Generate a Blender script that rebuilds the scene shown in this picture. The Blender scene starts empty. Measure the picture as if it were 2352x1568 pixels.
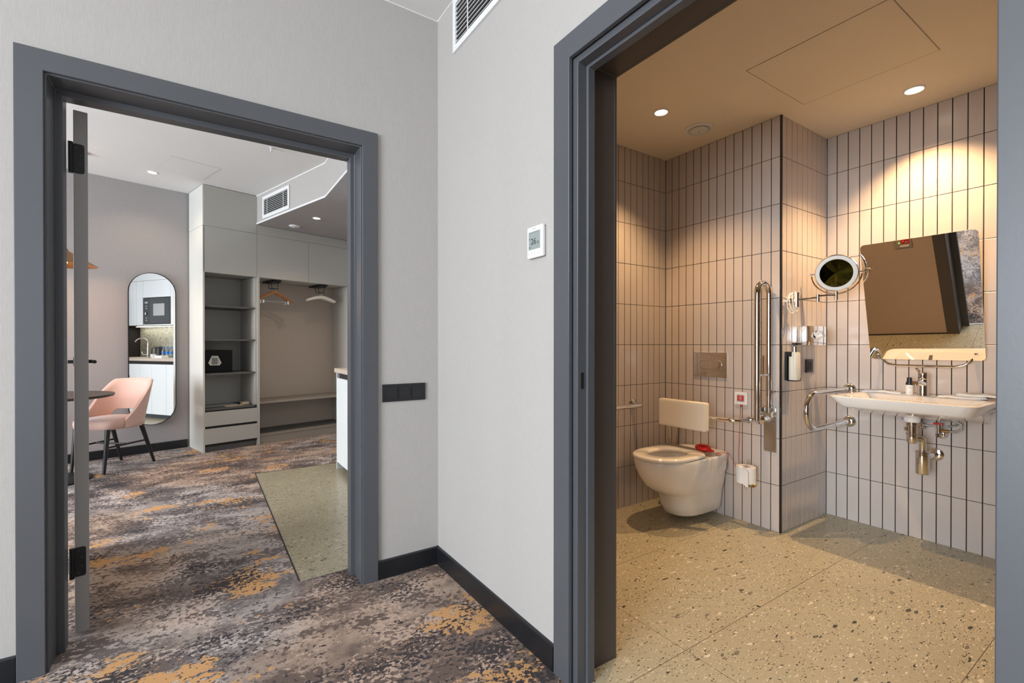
import bpy, bmesh, math, random
from mathutils import Vector, Matrix
random.seed(7)
R = math.radians
S = bpy.context.scene
COL = S.collection

# ------------------------------------------------------------------ camera
cam_d = bpy.data.cameras.new('camera'); cam = bpy.data.objects.new('camera', cam_d); COL.objects.link(cam)
cam_d.sensor_width = 36.0; cam_d.lens = 36.0 * 1070 / 2352; cam_d.clip_start = 0.02
cam.location = (0, 0, 1.18)
cam.rotation_euler = (R(90 - 0.25), 0, -math.atan(712 / 1070))
cam_d.shift_y = 11.7 / 2352
S.camera = cam
# ------------------------------------------------------------------ exposure and world
S.view_settings.view_transform = 'Standard'; S.view_settings.look = 'None'
S.view_settings.gamma = 1; S.view_settings.use_curve_mapping = False
S.view_settings.exposure = 0.0
W = bpy.data.worlds.new('sky'); S.world = W; W.use_nodes = True
W.node_tree.nodes['Background'].inputs[0].default_value = (0.72, 0.83, 1.0, 1)
W.node_tree.nodes['Background'].inputs[1].default_value = 1.0
# ------------------------------------------------------------------ lights
def area(name, loc, rot, sx, sy, power, color):
    l = bpy.data.lights.new(name, 'AREA'); l.shape = 'RECTANGLE'; l.size = sx; l.size_y = sy
    l.energy = power; l.color = color
    o = bpy.data.objects.new(name, l); COL.objects.link(o); o.location = loc; o.rotation_euler = rot
    return o
DAY = (0.86, 0.93, 1.0)
WARM = (1.0, 0.63, 0.31)
# daylight through the bedroom window (left wall), the bedroom's second window (behind) and the far room's window
area('bedroom_window_light', (-4.92, -0.75, 1.55), (R(90), 0, R(-90)), 3.2, 2.2, 500, DAY)
area('rear_window_light', (-1.2, -2.92, 1.55), (R(90), 0, 0), 2.2, 2.1, 12, DAY)
area('far_window_light', (-4.92, 3.95, 1.55), (R(90), 0, R(-90)), 2.2, 2.1, 350, DAY)
def spot(name, loc, power, angle, blend, color, size=0.016):
    l = bpy.data.lights.new(name, 'SPOT'); l.energy = power; l.color = color
    l.spot_size = R(angle); l.spot_blend = blend; l.shadow_soft_size = size
    o = bpy.data.objects.new(name, l); COL.objects.link(o); o.location = loc
    return o
spot('toilet_downlight_light', (2.354, 1.882, 2.595), 80, 106, 0.7, WARM)
spot('basin_downlight_light', (3.331, 0.931, 2.595), 122, 106, 0.7, WARM)
spot('wardrobe_downlight_light', (1.065, 5.50, 2.57), 22, 130, 0.8, (1, .74, .48))
spot('far_downlight_light', (-0.411, 5.93, 2.905), 14, 130, 0.8, (1, .74, .48))
pl = bpy.data.lights.new('pendant_light', 'POINT'); pl.energy = 34; pl.color = (1, .62, .36); pl.shadow_soft_size = .05
plo = bpy.data.objects.new('pendant_light', pl); COL.objects.link(plo); plo.location = (-1.0, 5.50, 1.90)

# ------------------------------------------------------------------ materials
def newmat(name):
    m = bpy.data.materials.new(name); m.use_nodes = True
    nt = m.node_tree; return m, nt, nt.nodes['Principled BSDF']
def lin(c):
    return tuple(((v / 255) / 12.92 if v / 255 <= .04045 else ((v / 255 + .055) / 1.055) ** 2.4) for v in c) + (1,)
def mat(name, rgb, rough=.5, metal=0, coat=0, bump=0, bscale=200, var=0.0, vscale=3, emit=None, estr=0, alpha=None, trans=0, spec=None, stretch=(1, 1, 1)):
    m, nt, b = newmat(name); N = nt.nodes; L = nt.links
    b.inputs['Roughness'].default_value = rough; b.inputs['Metallic'].default_value = metal
    b.inputs['Base Color'].default_value = lin(rgb)
    if coat: b.inputs['Coat Weight'].default_value = coat; b.inputs['Coat Roughness'].default_value = .08
    if spec is not None: b.inputs['Specular IOR Level'].default_value = spec
    if trans: b.inputs['Transmission Weight'].default_value = trans
    if emit: b.inputs['Emission Color'].default_value = emit + (1,); b.inputs['Emission Strength'].default_value = estr
    tc = N.new('ShaderNodeTexCoord'); mp = N.new('ShaderNodeMapping'); mp.inputs['Scale'].default_value = stretch
    L.new(tc.outputs['Object'], mp.inputs['Vector'])
    nz = N.new('ShaderNodeTexNoise'); nz.inputs['Scale'].default_value = vscale; nz.inputs['Detail'].default_value = 4
    L.new(mp.outputs[0], nz.inputs['Vector'])
    mx = N.new('ShaderNodeMix'); mx.data_type = 'RGBA'
    c = lin(rgb); v = var if var else .03
    mx.inputs[6].default_value = tuple(x * (1 - v) for x in c[:3]) + (1,)
    mx.inputs[7].default_value = tuple(min(1, x * (1 + v)) for x in c[:3]) + (1,)
    L.new(nz.outputs[0], mx.inputs[0]); L.new(mx.outputs[2], b.inputs['Base Color'])
    if bump:
        n2 = N.new('ShaderNodeTexNoise'); n2.inputs['Scale'].default_value = bscale; n2.inputs['Detail'].default_value = 3
        L.new(mp.outputs[0], n2.inputs['Vector'])
        bp = N.new('ShaderNodeBump'); bp.inputs['Strength'].default_value = bump; bp.inputs['Distance'].default_value = .002
        L.new(n2.outputs[0], bp.inputs['Height']); L.new(bp.outputs[0], b.inputs['Normal'])
    return m
def wallpaper(name, rgb):
    m, nt, b = newmat(name); N = nt.nodes; L = nt.links
    b.inputs['Roughness'].default_value = .8; b.inputs['Specular IOR Level'].default_value = .25
    tc = N.new('ShaderNodeTexCoord')
    outs = []
    for sc in ((380, 380, 30), (60, 60, 500)):
        mp = N.new('ShaderNodeMapping'); mp.inputs['Scale'].default_value = sc; L.new(tc.outputs['Object'], mp.inputs['Vector'])
        nz = N.new('ShaderNodeTexNoise'); nz.inputs['Scale'].default_value = 1; nz.inputs['Detail'].default_value = 2
        L.new(mp.outputs[0], nz.inputs['Vector']); outs.append(nz.outputs[0])
    ad = N.new('ShaderNodeMath'); ad.operation = 'MULTIPLY_ADD'; L.new(outs[1], ad.inputs[0]); ad.inputs[1].default_value = .45; L.new(outs[0], ad.inputs[2])
    cr = N.new('ShaderNodeValToRGB'); L.new(ad.outputs[0], cr.inputs[0])
    c = lin(rgb)
    cr.color_ramp.elements[0].position = .42; cr.color_ramp.elements[0].color = tuple(x * .95 for x in c[:3]) + (1,)
    cr.color_ramp.elements[1].position = 1.0; cr.color_ramp.elements[1].color = tuple(min(1, x * 1.05) for x in c[:3]) + (1,)
    L.new(cr.outputs[0], b.inputs['Base Color'])
    bp = N.new('ShaderNodeBump'); bp.inputs['Strength'].default_value = .25; bp.inputs['Distance'].default_value = .001
    L.new(ad.outputs[0], bp.inputs['Height']); L.new(bp.outputs[0], b.inputs['Normal'])
    return m
def carpet_mat():
    m, nt, b = newmat('patterned_carpet'); N = nt.nodes; L = nt.links
    b.inputs['Roughness'].default_value = .95; b.inputs['Specular IOR Level'].default_value = .1
    tc = N.new('ShaderNodeTexCoord')
    def noise(scale, detail=3, rough=.5, st=(1, 1, 1), off=(0, 0, 0), dist=0):
        mp = N.new('ShaderNodeMapping'); mp.inputs['Scale'].default_value = st; mp.inputs['Location'].default_value = off
        mp.inputs['Rotation'].default_value = (0, 0, R(12))
        L.new(tc.outputs['Object'], mp.inputs['Vector'])
        n = N.new('ShaderNodeTexNoise'); n.inputs['Scale'].default_value = scale; n.inputs['Detail'].default_value = detail
        n.inputs['Roughness'].default_value = rough; n.inputs['Distortion'].default_value = dist
        L.new(mp.outputs[0], n.inputs['Vector']); return n.outputs[0]
    def math_(op, a, b_, c=None):
        n = N.new('ShaderNodeMath'); n.operation = op
        for i, v in enumerate((a, b_, c)):
            if v is None: continue
            if isinstance(v, (int, float)): n.inputs[i].default_value = v
            else: L.new(v, n.inputs[i])
        return n.outputs[0]
    def mixc(fac, a, b_, mode='MIX'):
        n = N.new('ShaderNodeMix'); n.data_type = 'RGBA'; n.blend_type = mode; L.new(fac, n.inputs[0])
        for k, v in ((6, a), (7, b_)):
            if isinstance(v, tuple): n.inputs[k].default_value = v
            else: L.new(v, n.inputs[k])
        return n.outputs[2]
    def step(v, lo, hi):
        n = N.new('ShaderNodeMapRange'); n.interpolation_type = 'SMOOTHSTEP'; L.new(v, n.inputs[0]); n.inputs[1].default_value = lo; n.inputs[2].default_value = hi; return n.outputs[0]
    def clus(fine_, broad, amt): return math_('MULTIPLY_ADD', math_('SUBTRACT', broad, .5), amt, fine_)
    big = noise(1.35, 3, .5, (.75, 1.2, 1), (3.1, 1.7, 0), .4)
    base = math_('MULTIPLY_ADD', math_('SUBTRACT', big, .5), 1.1, noise(8, 6, .68, (.85, 1.15, 1), (1.3, 4.4, 0), .3))
    cr = N.new('ShaderNodeValToRGB'); L.new(base, cr.inputs[0]); e = cr.color_ramp.elements
    pts = [(.0, (96, 90, 91)), (.34, (110, 103, 103)), (.42, (132, 123, 121)), (.50, (148, 138, 134)), (.57, (162, 152, 147)), (.66, (180, 169, 163)), (1.0, (194, 183, 177))]
    e[0].position = 0; e[0].color = lin(pts[0][1]); e[1].position = 1; e[1].color = lin(pts[-1][1])
    for p, c in pts[1:-1]:
        x = e.new(p); x.color = lin(c)
    col = cr.outputs[0]
    light = step(clus(noise(52, 3, .6, (.9, 1.1, 1), (7, 3, 0)), noise(4.2, 4, .6, (.8, 1.2, 1), (21, 5, 0)), 1.1), .56, .58)
    col = mixc(light, col, lin((198, 186, 180)))
    mid = step(clus(noise(44, 3, .6, (.9, 1.1, 1), (17, 33, 0)), noise(5.0, 4, .6, (.8, 1.2, 1), (2, 15, 0)), 1.1), .55, .57)
    col = mixc(mid, col, lin((114, 106, 105)))
    warm = step(noise(.9, 3, .5, (1, 1, 1), (9, 2, 0)), .42, .58)
    col = mixc(warm, col, (1.0, .85, .72, 1), 'MULTIPLY')
    org = step(clus(noise(26, 5, .7, (.85, 1.15, 1), (2, 9, 0)), noise(2.7, 4, .6, (.75, 1.3, 1), (13.3, 7.9, 0), .3), 2.0), .70, .715)
    col = mixc(org, col, lin((210, 162, 112)))
    dark = step(clus(noise(58, 3, .6, (.9, 1.1, 1), (40, 9, 0)), math_('SUBTRACT', noise(4.0, 4, .6, (.8, 1.25, 1), (8, 28, 0)), math_('MULTIPLY', math_('SUBTRACT', big, .5), .7)), .95), .605, .62)
    col = mixc(dark, col, lin((74, 69, 70)))
    oc = N.new('ShaderNodeMix'); oc.data_type = 'RGBA'; oc.inputs[0].default_value = 0; L.new(col, oc.inputs[6])
    L.new(oc.outputs[2], b.inputs['Base Color'])
    bp = N.new('ShaderNodeBump'); bp.inputs['Strength'].default_value = .4; bp.inputs['Distance'].default_value = .004
    L.new(noise(420, 2), bp.inputs['Height']); L.new(bp.outputs[0], b.inputs['Normal'])
    return m
def terrazzo(name, base, dark, light, scale=30, joints=False, dens=.42, rough=.30, st=(.62, 1.55, 1)):
    m, nt, b = newmat(name); N = nt.nodes; L = nt.links
    b.inputs['Roughness'].default_value = rough; b.inputs['Specular IOR Level'].default_value = .4
    tc = N.new('ShaderNodeTexCoord'); mp = N.new('ShaderNodeMapping'); mp.inputs['Scale'].default_value = st; mp.inputs['Rotation'].default_value = (0, 0, R(-6))
    L.new(tc.outputs['Object'], mp.inputs['Vector'])
    wz = N.new('ShaderNodeTexNoise'); wz.inputs['Scale'].default_value = 40; L.new(mp.outputs[0], wz.inputs['Vector'])
    wv = N.new('ShaderNodeVectorMath'); wv.operation = 'MULTIPLY_ADD'; L.new(wz.outputs['Color'], wv.inputs[0]); wv.inputs[1].default_value = (.022,) * 3; L.new(mp.outputs[0], wv.inputs[2])
    cl = N.new('ShaderNodeTexNoise'); cl.inputs['Scale'].default_value = 3; cl.inputs['Detail'].default_value = 5; L.new(tc.outputs['Object'], cl.inputs['Vector'])
    bc = N.new('ShaderNodeMix'); bc.data_type = 'RGBA'; L.new(cl.outputs[0], bc.inputs[0])
    c = lin(base); bc.inputs[6].default_value = tuple(x * .86 for x in c[:3]) + (1,); bc.inputs[7].default_value = tuple(x * 1.12 for x in c[:3]) + (1,)
    col = bc.outputs[2]
    for k, (sc, dn, amt) in enumerate(((scale * 1.15, dens * .38, .46), (scale * 2.4, dens * .55, .50), (scale * 5, dens * 1.1, .58))):
        vo = N.new('ShaderNodeTexVoronoi'); vo.inputs['Scale'].default_value = sc; L.new(wv.outputs[0], vo.inputs['Vector'])
        sp = N.new('ShaderNodeSeparateColor'); L.new(vo.outputs['Color'], sp.inputs[0])
        # radius varies per chip
        rr = N.new('ShaderNodeMath'); rr.operation = 'MULTIPLY'; L.new(sp.outputs[1], rr.inputs[0]); rr.inputs[1].default_value = amt
        lt = N.new('ShaderNodeMath'); lt.operation = 'LESS_THAN'; L.new(vo.outputs['Distance'], lt.inputs[0]); L.new(rr.outputs[0], lt.inputs[1])
        ch = N.new('ShaderNodeMath'); ch.operation = 'LESS_THAN'; L.new(sp.outputs[0], ch.inputs[0]); ch.inputs[1].default_value = dn
        mk = N.new('ShaderNodeMath'); mk.operation = 'MULTIPLY'; L.new(lt.outputs[0], mk.inputs[0]); L.new(ch.outputs[0], mk.inputs[1])
        pc = N.new('ShaderNodeValToRGB'); pc.color_ramp.interpolation = 'CONSTANT'; L.new(sp.outputs[2], pc.inputs[0]); e = pc.color_ramp.elements
        e[0].position = 0; e[0].color = lin(dark); e[1].position = .34; e[1].color = tuple((x * .45) for x in c[:3]) + (1,)
        x = e.new(.5); x.color = lin(light); x = e.new(.72); x.color = tuple(min(1, v * 1.35) for v in c[:3]) + (1,)
        mx = N.new('ShaderNodeMix'); mx.data_type = 'RGBA'; L.new(mk.outputs[0], mx.inputs[0]); L.new(col, mx.inputs[6]); L.new(pc.outputs[0], mx.inputs[7])
        col = mx.outputs[2]
    if joints:
        sx = N.new('ShaderNodeSeparateXYZ'); L.new(tc.outputs['Object'], sx.inputs[0])
        def m1(op, a, v, w=None):
            n = N.new('ShaderNodeMath'); n.operation = op; L.new(a, n.inputs[0]); n.inputs[1].default_value = v
            if w is not None: n.inputs[2].default_value = w
            return n.outputs[0]
        y = m1('PINGPONG', m1('ADD', sx.outputs[1], .64 * 6 - 1.12), .32)
        x_ = m1('PINGPONG', m1('ADD', sx.outputs[0], 2.4 * 3 - 1.55), 1.2)
        a = m1('LESS_THAN', y, .0016); b2 = m1('LESS_THAN', x_, .0014)
        mm = N.new('ShaderNodeMath'); mm.operation = 'MAXIMUM'; L.new(a, mm.inputs[0]); L.new(b2, mm.inputs[1])
        mx = N.new('ShaderNodeMix'); mx.data_type = 'RGBA'; L.new(mm.outputs[0], mx.inputs[0]); L.new(col, mx.inputs[6]); mx.inputs[7].default_value = lin((120, 106, 88))
        col = mx.outputs[2]
    L.new(col, b.inputs['Base Color'])
    return m
def tile_mat():
    m, nt, b = newmat('glazed_tile'); N = nt.nodes; L = nt.links
    b.inputs['Roughness'].default_value = .26; b.inputs['Specular IOR Level'].default_value = .5
    tc = N.new('ShaderNodeTexCoord'); nz = N.new('ShaderNodeTexNoise'); nz.inputs['Scale'].default_value = 5; L.new(tc.outputs['Object'], nz.inputs['Vector'])
    mx = N.new('ShaderNodeMix'); mx.data_type = 'RGBA'; L.new(nz.outputs[0], mx.inputs[0]); mx.inputs[6].default_value = lin((190, 179, 171)); mx.inputs[7].default_value = lin((201, 191, 184))
    L.new(mx.outputs[2], b.inputs['Base Color'])
    n2 = N.new('ShaderNodeTexNoise'); n2.inputs['Scale'].default_value = 14; L.new(tc.outputs['Object'], n2.inputs['Vector'])
    bp = N.new('ShaderNodeBump'); bp.inputs['Strength'].default_value = .12; bp.inputs['Distance'].default_value = .01
    L.new(n2.outputs[0], bp.inputs['Height']); L.new(bp.outputs[0], b.inputs['Normal'])
    return m
def mirror_mat(name, c=(.9, .9, .9)):
    m, nt, b = newmat(name); b.inputs['Base Color'].default_value = c + (1,); b.inputs['Metallic'].default_value = 1; b.inputs['Roughness'].default_value = .0
    return m
M = {}
M['paper'] = wallpaper('woven_wallpaper', (171, 167, 163))
M['paper_mauve'] = wallpaper('mauve_wallpaper', (162, 158, 158))
M['white_paint'] = mat('white_ceiling_paint', (222, 221, 219), .85, bump=.1, bscale=300)
M['bath_paint'] = mat('bathroom_ceiling_paint', (232, 221, 200), .6, bump=.1, bscale=300)
M['bath_wall'] = mat('bathroom_wall_paint', (176, 158, 142), .6)
M['mauve'] = mat('shaded_soffit_paint', (150, 145, 144), .8)  # mauve wall paint with the underside's shade put into the colour
M['frame'] = mat('slate_door_frame', (78, 80, 84), .38, bump=.05, bscale=120)
M['frame2'] = mat('dark_door_lining', (72, 67, 64), .5)
M['leafedge'] = mat('door_leaf_grey', (150, 147, 144), .5)
M['leaf'] = mat('door_leaf_face', (90, 92, 96), .45)
M['black'] = mat('black_plastic', (26, 27, 29), .4)
M['blackmetal'] = mat('black_metal', (20, 20, 21), .45, metal=.3)
M['skirting'] = mat('black_skirting', (24, 26, 30), .32)
M['carpet'] = carpet_mat()
M['terrazzo'] = terrazzo('beige_terrazzo', (184, 176, 150), (70, 72, 62), (228, 220, 200), joints=True)
M['terrazzo_patch'] = terrazzo('olive_terrazzo', (170, 160, 134), (70, 72, 62), (214, 204, 182))
M['splash'] = terrazzo('splashback_terrazzo', (150, 148, 132), (48, 50, 46), (200, 198, 184), scale=26, dens=1.4, st=(1, 1, 1))
M['tile'] = tile_mat()
M['grout'] = mat('dark_grout', (36, 31, 28), .9)
M['chrome'] = mat('chrome', (225, 225, 225), .07, metal=1)
M['steel'] = mat('brushed_steel', (190, 186, 180), .3, metal=1, bump=.05, bscale=300)
M['mirror'] = mirror_mat('mirror_glass')
M['dark_reflection'] = mirror_mat('mirror_dark_reflection', (.05, .046, .008))  # clear mirror; its dark olive reflection is put into the base colour
M['ceramic'] = mat('white_ceramic', (236, 232, 226), .12, coat=.6)
M['white'] = mat('white_plastic', (232, 232, 230), .35)
M['frost'] = mat('frosted_ring', (226, 226, 220), .5)
M['cushion'] = mat('cream_vinyl', (238, 230, 214), .42, bump=.1, bscale=120)
M['red'] = mat('red_plastic', (208, 34, 28), .35)
M['redcord'] = mat('red_cord', (190, 40, 34), .6)
M['tissue'] = mat('tissue_paper', (244, 242, 238), .85, bump=.3, bscale=90)
M['screen'] = mat('lcd_screen', (142, 150, 148), .25)
M['ink'] = mat('dark_print', (52, 56, 58), .5)
M['greyprint'] = mat('grey_print', (170, 170, 170), .5)
M['cabinet'] = mat('grey_laminate', (178, 177, 171), .55)
M['cabside'] = mat('daylit_side_laminate', (196, 196, 190), .5)  # the grey laminate, with window light on this side painted in as lighter
M['cabin'] = mat('interior_laminate', (184, 184, 180), .6)
M['cabback'] = mat('wardrobe_back_laminate', (182, 170, 158), .65)
M['shelfdark'] = mat('dark_shelf_edge', (84, 83, 83), .5)
M['bench'] = mat('bench_laminate', (150, 141, 130), .55)
M['gap'] = mat('shadow_gap', (44, 43, 43), .9)
M['kitchen'] = mat('white_kitchen_front', (222, 226, 226), .35)
M['worktop'] = mat('pale_worktop', (190, 176, 160), .45, var=.08, vscale=20)
M['rose'] = mat('rose_velvet', (212, 176, 163), .75, bump=.2, bscale=180, var=.07, vscale=6)
M['rose'].node_tree.nodes['Principled BSDF'].inputs['Sheen Weight'].default_value = .4
M['blackwood'] = mat('black_wood', (24, 24, 26), .4)
M['tabletop'] = mat('dark_table_edge', (66, 60, 56), .45)
M['bronze'] = mat('bronze', (150, 110, 72), .35, metal=.9)
M['wood'] = mat('hanger_wood', (176, 116, 66), .4, var=.15, vscale=14, stretch=(1, 6, 6))
M['satin'] = mat('white_satin', (226, 218, 206), .45, bump=.3, bscale=50)
M['brochure'] = mat('cream_paper', (206, 188, 160), .7)
M['blue'] = mat('blue_plastic', (40, 110, 190), .4)
M['bottle'] = mat('clear_bottle', (200, 216, 224), .1, trans=.85)
M['soapbottle'] = mat('milky_bottle', (232, 228, 212), .35)
M['green'] = mat('green_led', (80, 220, 70), .4, emit=(.2, 1, .15), estr=1.5)
M['cord'] = mat('white_cord', (232, 228, 220), .5)
M['brass'] = mat('brass_valve', (190, 160, 100), .25, metal=1)
M['hose'] = mat('braided_hose', (170, 170, 168), .3, metal=.8, bump=.5, bscale=500)
M['lampglass'] = mat('downlight_glass', (255, 240, 215), .4, emit=(1, .86, .62), estr=9)
M['trimwhite'] = mat('white_trim', (220, 221, 221), .5)
M['void'] = mat('duct_dark', (40, 38, 37), .9)
M['curtain'] = mat('window_glass', (220, 230, 240), .1, trans=.9)

# ------------------------------------------------------------------ mesh helpers
class MB:
    def __init__(s, T=None): s.bm = bmesh.new(); s.T = T; s.mi = 0
    def _v(s, p):
        p = Vector(p)
        return s.bm.verts.new(s.T @ p if s.T else p)
    def face(s, vs, smooth=False):
        try:
            f = s.bm.faces.new(vs); f.material_index = s.mi; f.smooth = smooth; return f
        except ValueError: return None
    def box(s, a, b, bev=0, seg=2):
        a, b = [min(x, y) for x, y in zip(a, b)], [max(x, y) for x, y in zip(a, b)]
        vs = [s._v((x, y, z)) for x in (a[0], b[0]) for y in (a[1], b[1]) for z in (a[2], b[2])]
        fs = [s.face([vs[i] for i in q]) for q in ((0, 1, 3, 2), (4, 6, 7, 5), (0, 4, 5, 1), (2, 3, 7, 6), (0, 2, 6, 4), (1, 5, 7, 3))]
        if bev:
            es = list({e for f in fs for e in f.edges})
            r = bmesh.ops.bevel(s.bm, geom=es, offset=bev, segments=seg, profile=.7, affect='EDGES')
            for f in r['faces']: f.material_index = s.mi
        return s
    def loft(s, rings, cap=True, smooth=True, close=True):
        R_ = [[s._v(p) for p in r] for r in rings]
        n = len(R_[0])
        for i in range(len(R_) - 1):
            for j in range(n if close else n - 1):
                k = (j + 1) % n
                s.face([R_[i][j], R_[i][k], R_[i + 1][k], R_[i + 1][j]], smooth)
        if cap and close:
            s.face(R_[0][::-1], False); s.face(R_[-1], False)
        return s
    def tube(s, pts, r, seg=16, cap=True):
        pts = [Vector(p) for p in pts]; n = len(pts)
        if isinstance(r, (int, float)): r = [r] * n
        t0 = (pts[1] - pts[0]).normalized()
        up = Vector((0, 0, 1)) if abs(t0.z) < .9 else Vector((1, 0, 0))
        u = t0.cross(up).normalized(); rings = []
        for i, p in enumerate(pts):
            t = (pts[min(i + 1, n - 1)] - pts[max(i - 1, 0)]).normalized()
            u = (u - t * u.dot(t)).normalized(); w = t.cross(u)
            rings.append([p + (u * math.cos(2 * math.pi * k / seg) + w * math.sin(2 * math.pi * k / seg)) * r[i] for k in range(seg)])
        return s.loft(rings, cap)
    def lathe(s, prof, c=(0, 0, 0), axis=(0, 0, 1), seg=32, cap=True, sq=None):
        ax = Vector(axis).normalized(); c = Vector(c)
        u = ax.cross(Vector((0, 0, 1)) if abs(ax.z) < .9 else Vector((1, 0, 0))).normalized(); w = ax.cross(u)
        rings = [[c + ax * h + (u * math.cos(2 * math.pi * k / seg) + w * math.sin(2 * math.pi * k / seg)) * max(r, 1e-5) for k in range(seg)] for r, h in prof]
        return s.loft(rings, cap)
    def prism(s, poly, z0, z1, smooth=False):
        return s.loft([[(x, y, z0) for x, y in poly], [(x, y, z1) for x, y in poly]], True, smooth)
    def plate(s, o, u, v, n, poly, th, smooth=False):
        # polygon in plane (u,v) at origin o, thickness along n
        o, u, v, n = map(Vector, (o, u, v, n))
        a = [o + u * x + v * y for x, y in poly]
        return s.loft([a, [p + n * th for p in a]], True, smooth)
    def build(s, name, m, parent=None, kind=None, bev=0, bseg=2, ang=35, sub=0, world=True, recenter=True, origin=None, label=None):
        bmesh.ops.remove_doubles(s.bm, verts=s.bm.verts, dist=1e-6)
        bmesh.ops.recalc_face_normals(s.bm, faces=s.bm.faces)
        me = bpy.data.meshes.new(name)
        o = bpy.data.objects.new(name, me); COL.objects.link(o)
        if parent is not None:
            o.parent = parent
            if world: s.bm.transform(RM[root_of(parent).name].inverted())
        elif kind != 'structure' and recenter:
            xs = [v.co for v in s.bm.verts]
            lo = Vector([min(v[i] for v in xs) for i in range(3)]); hi = Vector([max(v[i] for v in xs) for i in range(3)])
            c = Vector(((lo.x + hi.x) / 2, (lo.y + hi.y) / 2, lo.z))
            s.bm.transform(Matrix.Translation(-c)); o.location = c
            RM[o.name] = Matrix.Translation(c)
        s.bm.to_mesh(me); s.bm.free()
        if parent is None and o.name not in RM: RM[o.name] = Matrix.Identity(4)
        for x in (m if isinstance(m, (list, tuple)) else [m]): me.materials.append(x)
        me.polygons.foreach_set('use_smooth', [True] * len(me.polygons))
        try: me.set_sharp_from_angle(angle=R(ang))
        except Exception: pass
        if bev:
            b = o.modifiers.new('edge_bevel', 'BEVEL'); b.width = bev; b.segments = bseg; b.limit_method = 'ANGLE'; b.angle_limit = R(40)
        if sub:
            b = o.modifiers.new('smooth_surface', 'SUBSURF'); b.levels = sub; b.render_levels = sub
        if kind: o['kind'] = kind
        if label: o['label'] = label
        return o
RM = {}
def root_of(o):
    while o.parent: o = o.parent
    return o
def thing(name, label, cat, loc=(0, 0, 0), rz=0, group=None, kind=None):
    o = bpy.data.objects.new(name, None); COL.objects.link(o); o.location = loc; o.rotation_euler = (0, 0, rz)
    o.empty_display_size = .1
    RM[o.name] = Matrix.Translation(Vector(loc)) @ Matrix.Rotation(rz, 4, 'Z')
    if kind: o['kind'] = kind
    if label: o['label'] = label; o['category'] = cat
    if group: o['group'] = group
    return o
def tag(o, label, cat, group=None):
    o['label'] = label; o['category'] = cat
    if group: o['group'] = group
    return o
def struct(name, mb, m, **k): return mb.build(name, m, None, 'structure', **k)
def arc(c, r, a0, a1, n, u, v):
    c, u, v = map(Vector, (c, u, v))
    return [c + (u * math.cos(R(a0 + (a1 - a0) * i / n)) + v * math.sin(R(a0 + (a1 - a0) * i / n))) * r for i in range(n + 1)]
def rrect(w, h, r, n=6, cx=0, cy=0):
    p = []
    for (sx, sy, a) in ((1, 1, 0), (-1, 1, 90), (-1, -1, 180), (1, -1, 270)):
        for i in range(n + 1):
            t = R(a + 90 * i / n); p.append((cx + sx * (w / 2 - r) + r * math.cos(t), cy + sy * (h / 2 - r) + r * math.sin(t)))
    return p
def text_mb(txt, size, o, u, v, th=.0006, align='CENTER'):
    cu = bpy.data.curves.new('t', 'FONT'); cu.body = txt; cu.size = size; cu.align_x = align; cu.align_y = 'CENTER'; cu.extrude = th
    ob = bpy.data.objects.new('t', cu); COL.objects.link(ob)
    me = bpy.data.meshes.new_from_object(ob.evaluated_get(bpy.context.evaluated_depsgraph_get()))
    u = Vector(u).normalized(); v = Vector(v).normalized(); n = u.cross(v)
    T = Matrix((u, v, n)).transposed().to_4x4(); T.translation = Vector(o)
    mb = MB(); mb.bm.from_mesh(me); mb.bm.transform(T)
    bpy.data.objects.remove(ob); bpy.data.curves.remove(cu); bpy.data.meshes.remove(me)
    return mb

# ------------------------------------------------------------------ key dimensions (metres)
YA = 2.32; YA2 = 2.52            # wall with the left doorway
XB = 1.063; XB2 = 1.28           # wall with the bathroom doorway
XT = 3.008; XS = 3.625; YC = 1.49; YL = 2.36
CH = 2.92; CB = 2.61; SOF = 2.585
A = R(15.2); D = Vector((math.cos(A), math.sin(A), 0)); NB = Vector((-math.sin(A), math.cos(A), 0))
M0 = Vector((-.154, 6.543, 0)); W0 = Vector((.008, 6.056, 0))
LX = -5.0; BY = -3.0

# ------------------------------------------------------------------ room shell
f = MB(); f.box((LX - .2, BY - .2, -.1), (XB + .05, YA2, 0)); f.box((LX - .2, YA2, -.1), (2.3, 7.6, 0))
struct('floor', f, M['carpet'])
f = MB(); f.box((XB + .05, -1.4, -.1), (XS + .2, YA2 - .001, .001)); struct('floor', f, M['terrazzo'])
f = MB(); f.box((.404, YA2 - .004, .0), (1.72, 4.82, .003)); struct('floor', f, M['terrazzo_patch'])
f = MB(); f.box((.398, YA2 - .004, .0), (.404, 4.826, .0045)); f.box((.404, 4.82, 0), (1.72, 4.826, .0045)); struct('trim_1', f, M['gap'])
f = MB(); f.box((XB + .03, .1, -.02), (XB + .055, 1.3, .003)); struct('trim_2', f, M['steel'])
c = MB(); c.box((LX - .2, BY - .2, CH), (XB2, YA2, CH + .1)); c.box((LX - .2, YA2, CH), (2.3, 7.6, CH + .1)); struct('ceiling', c, M['white_paint'])
c = MB(); c.box((XB2, -1.4, CB), (XS + .2, YA2 - .001, CB + .1)); struct('ceiling', c, M['bath_paint'])
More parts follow.
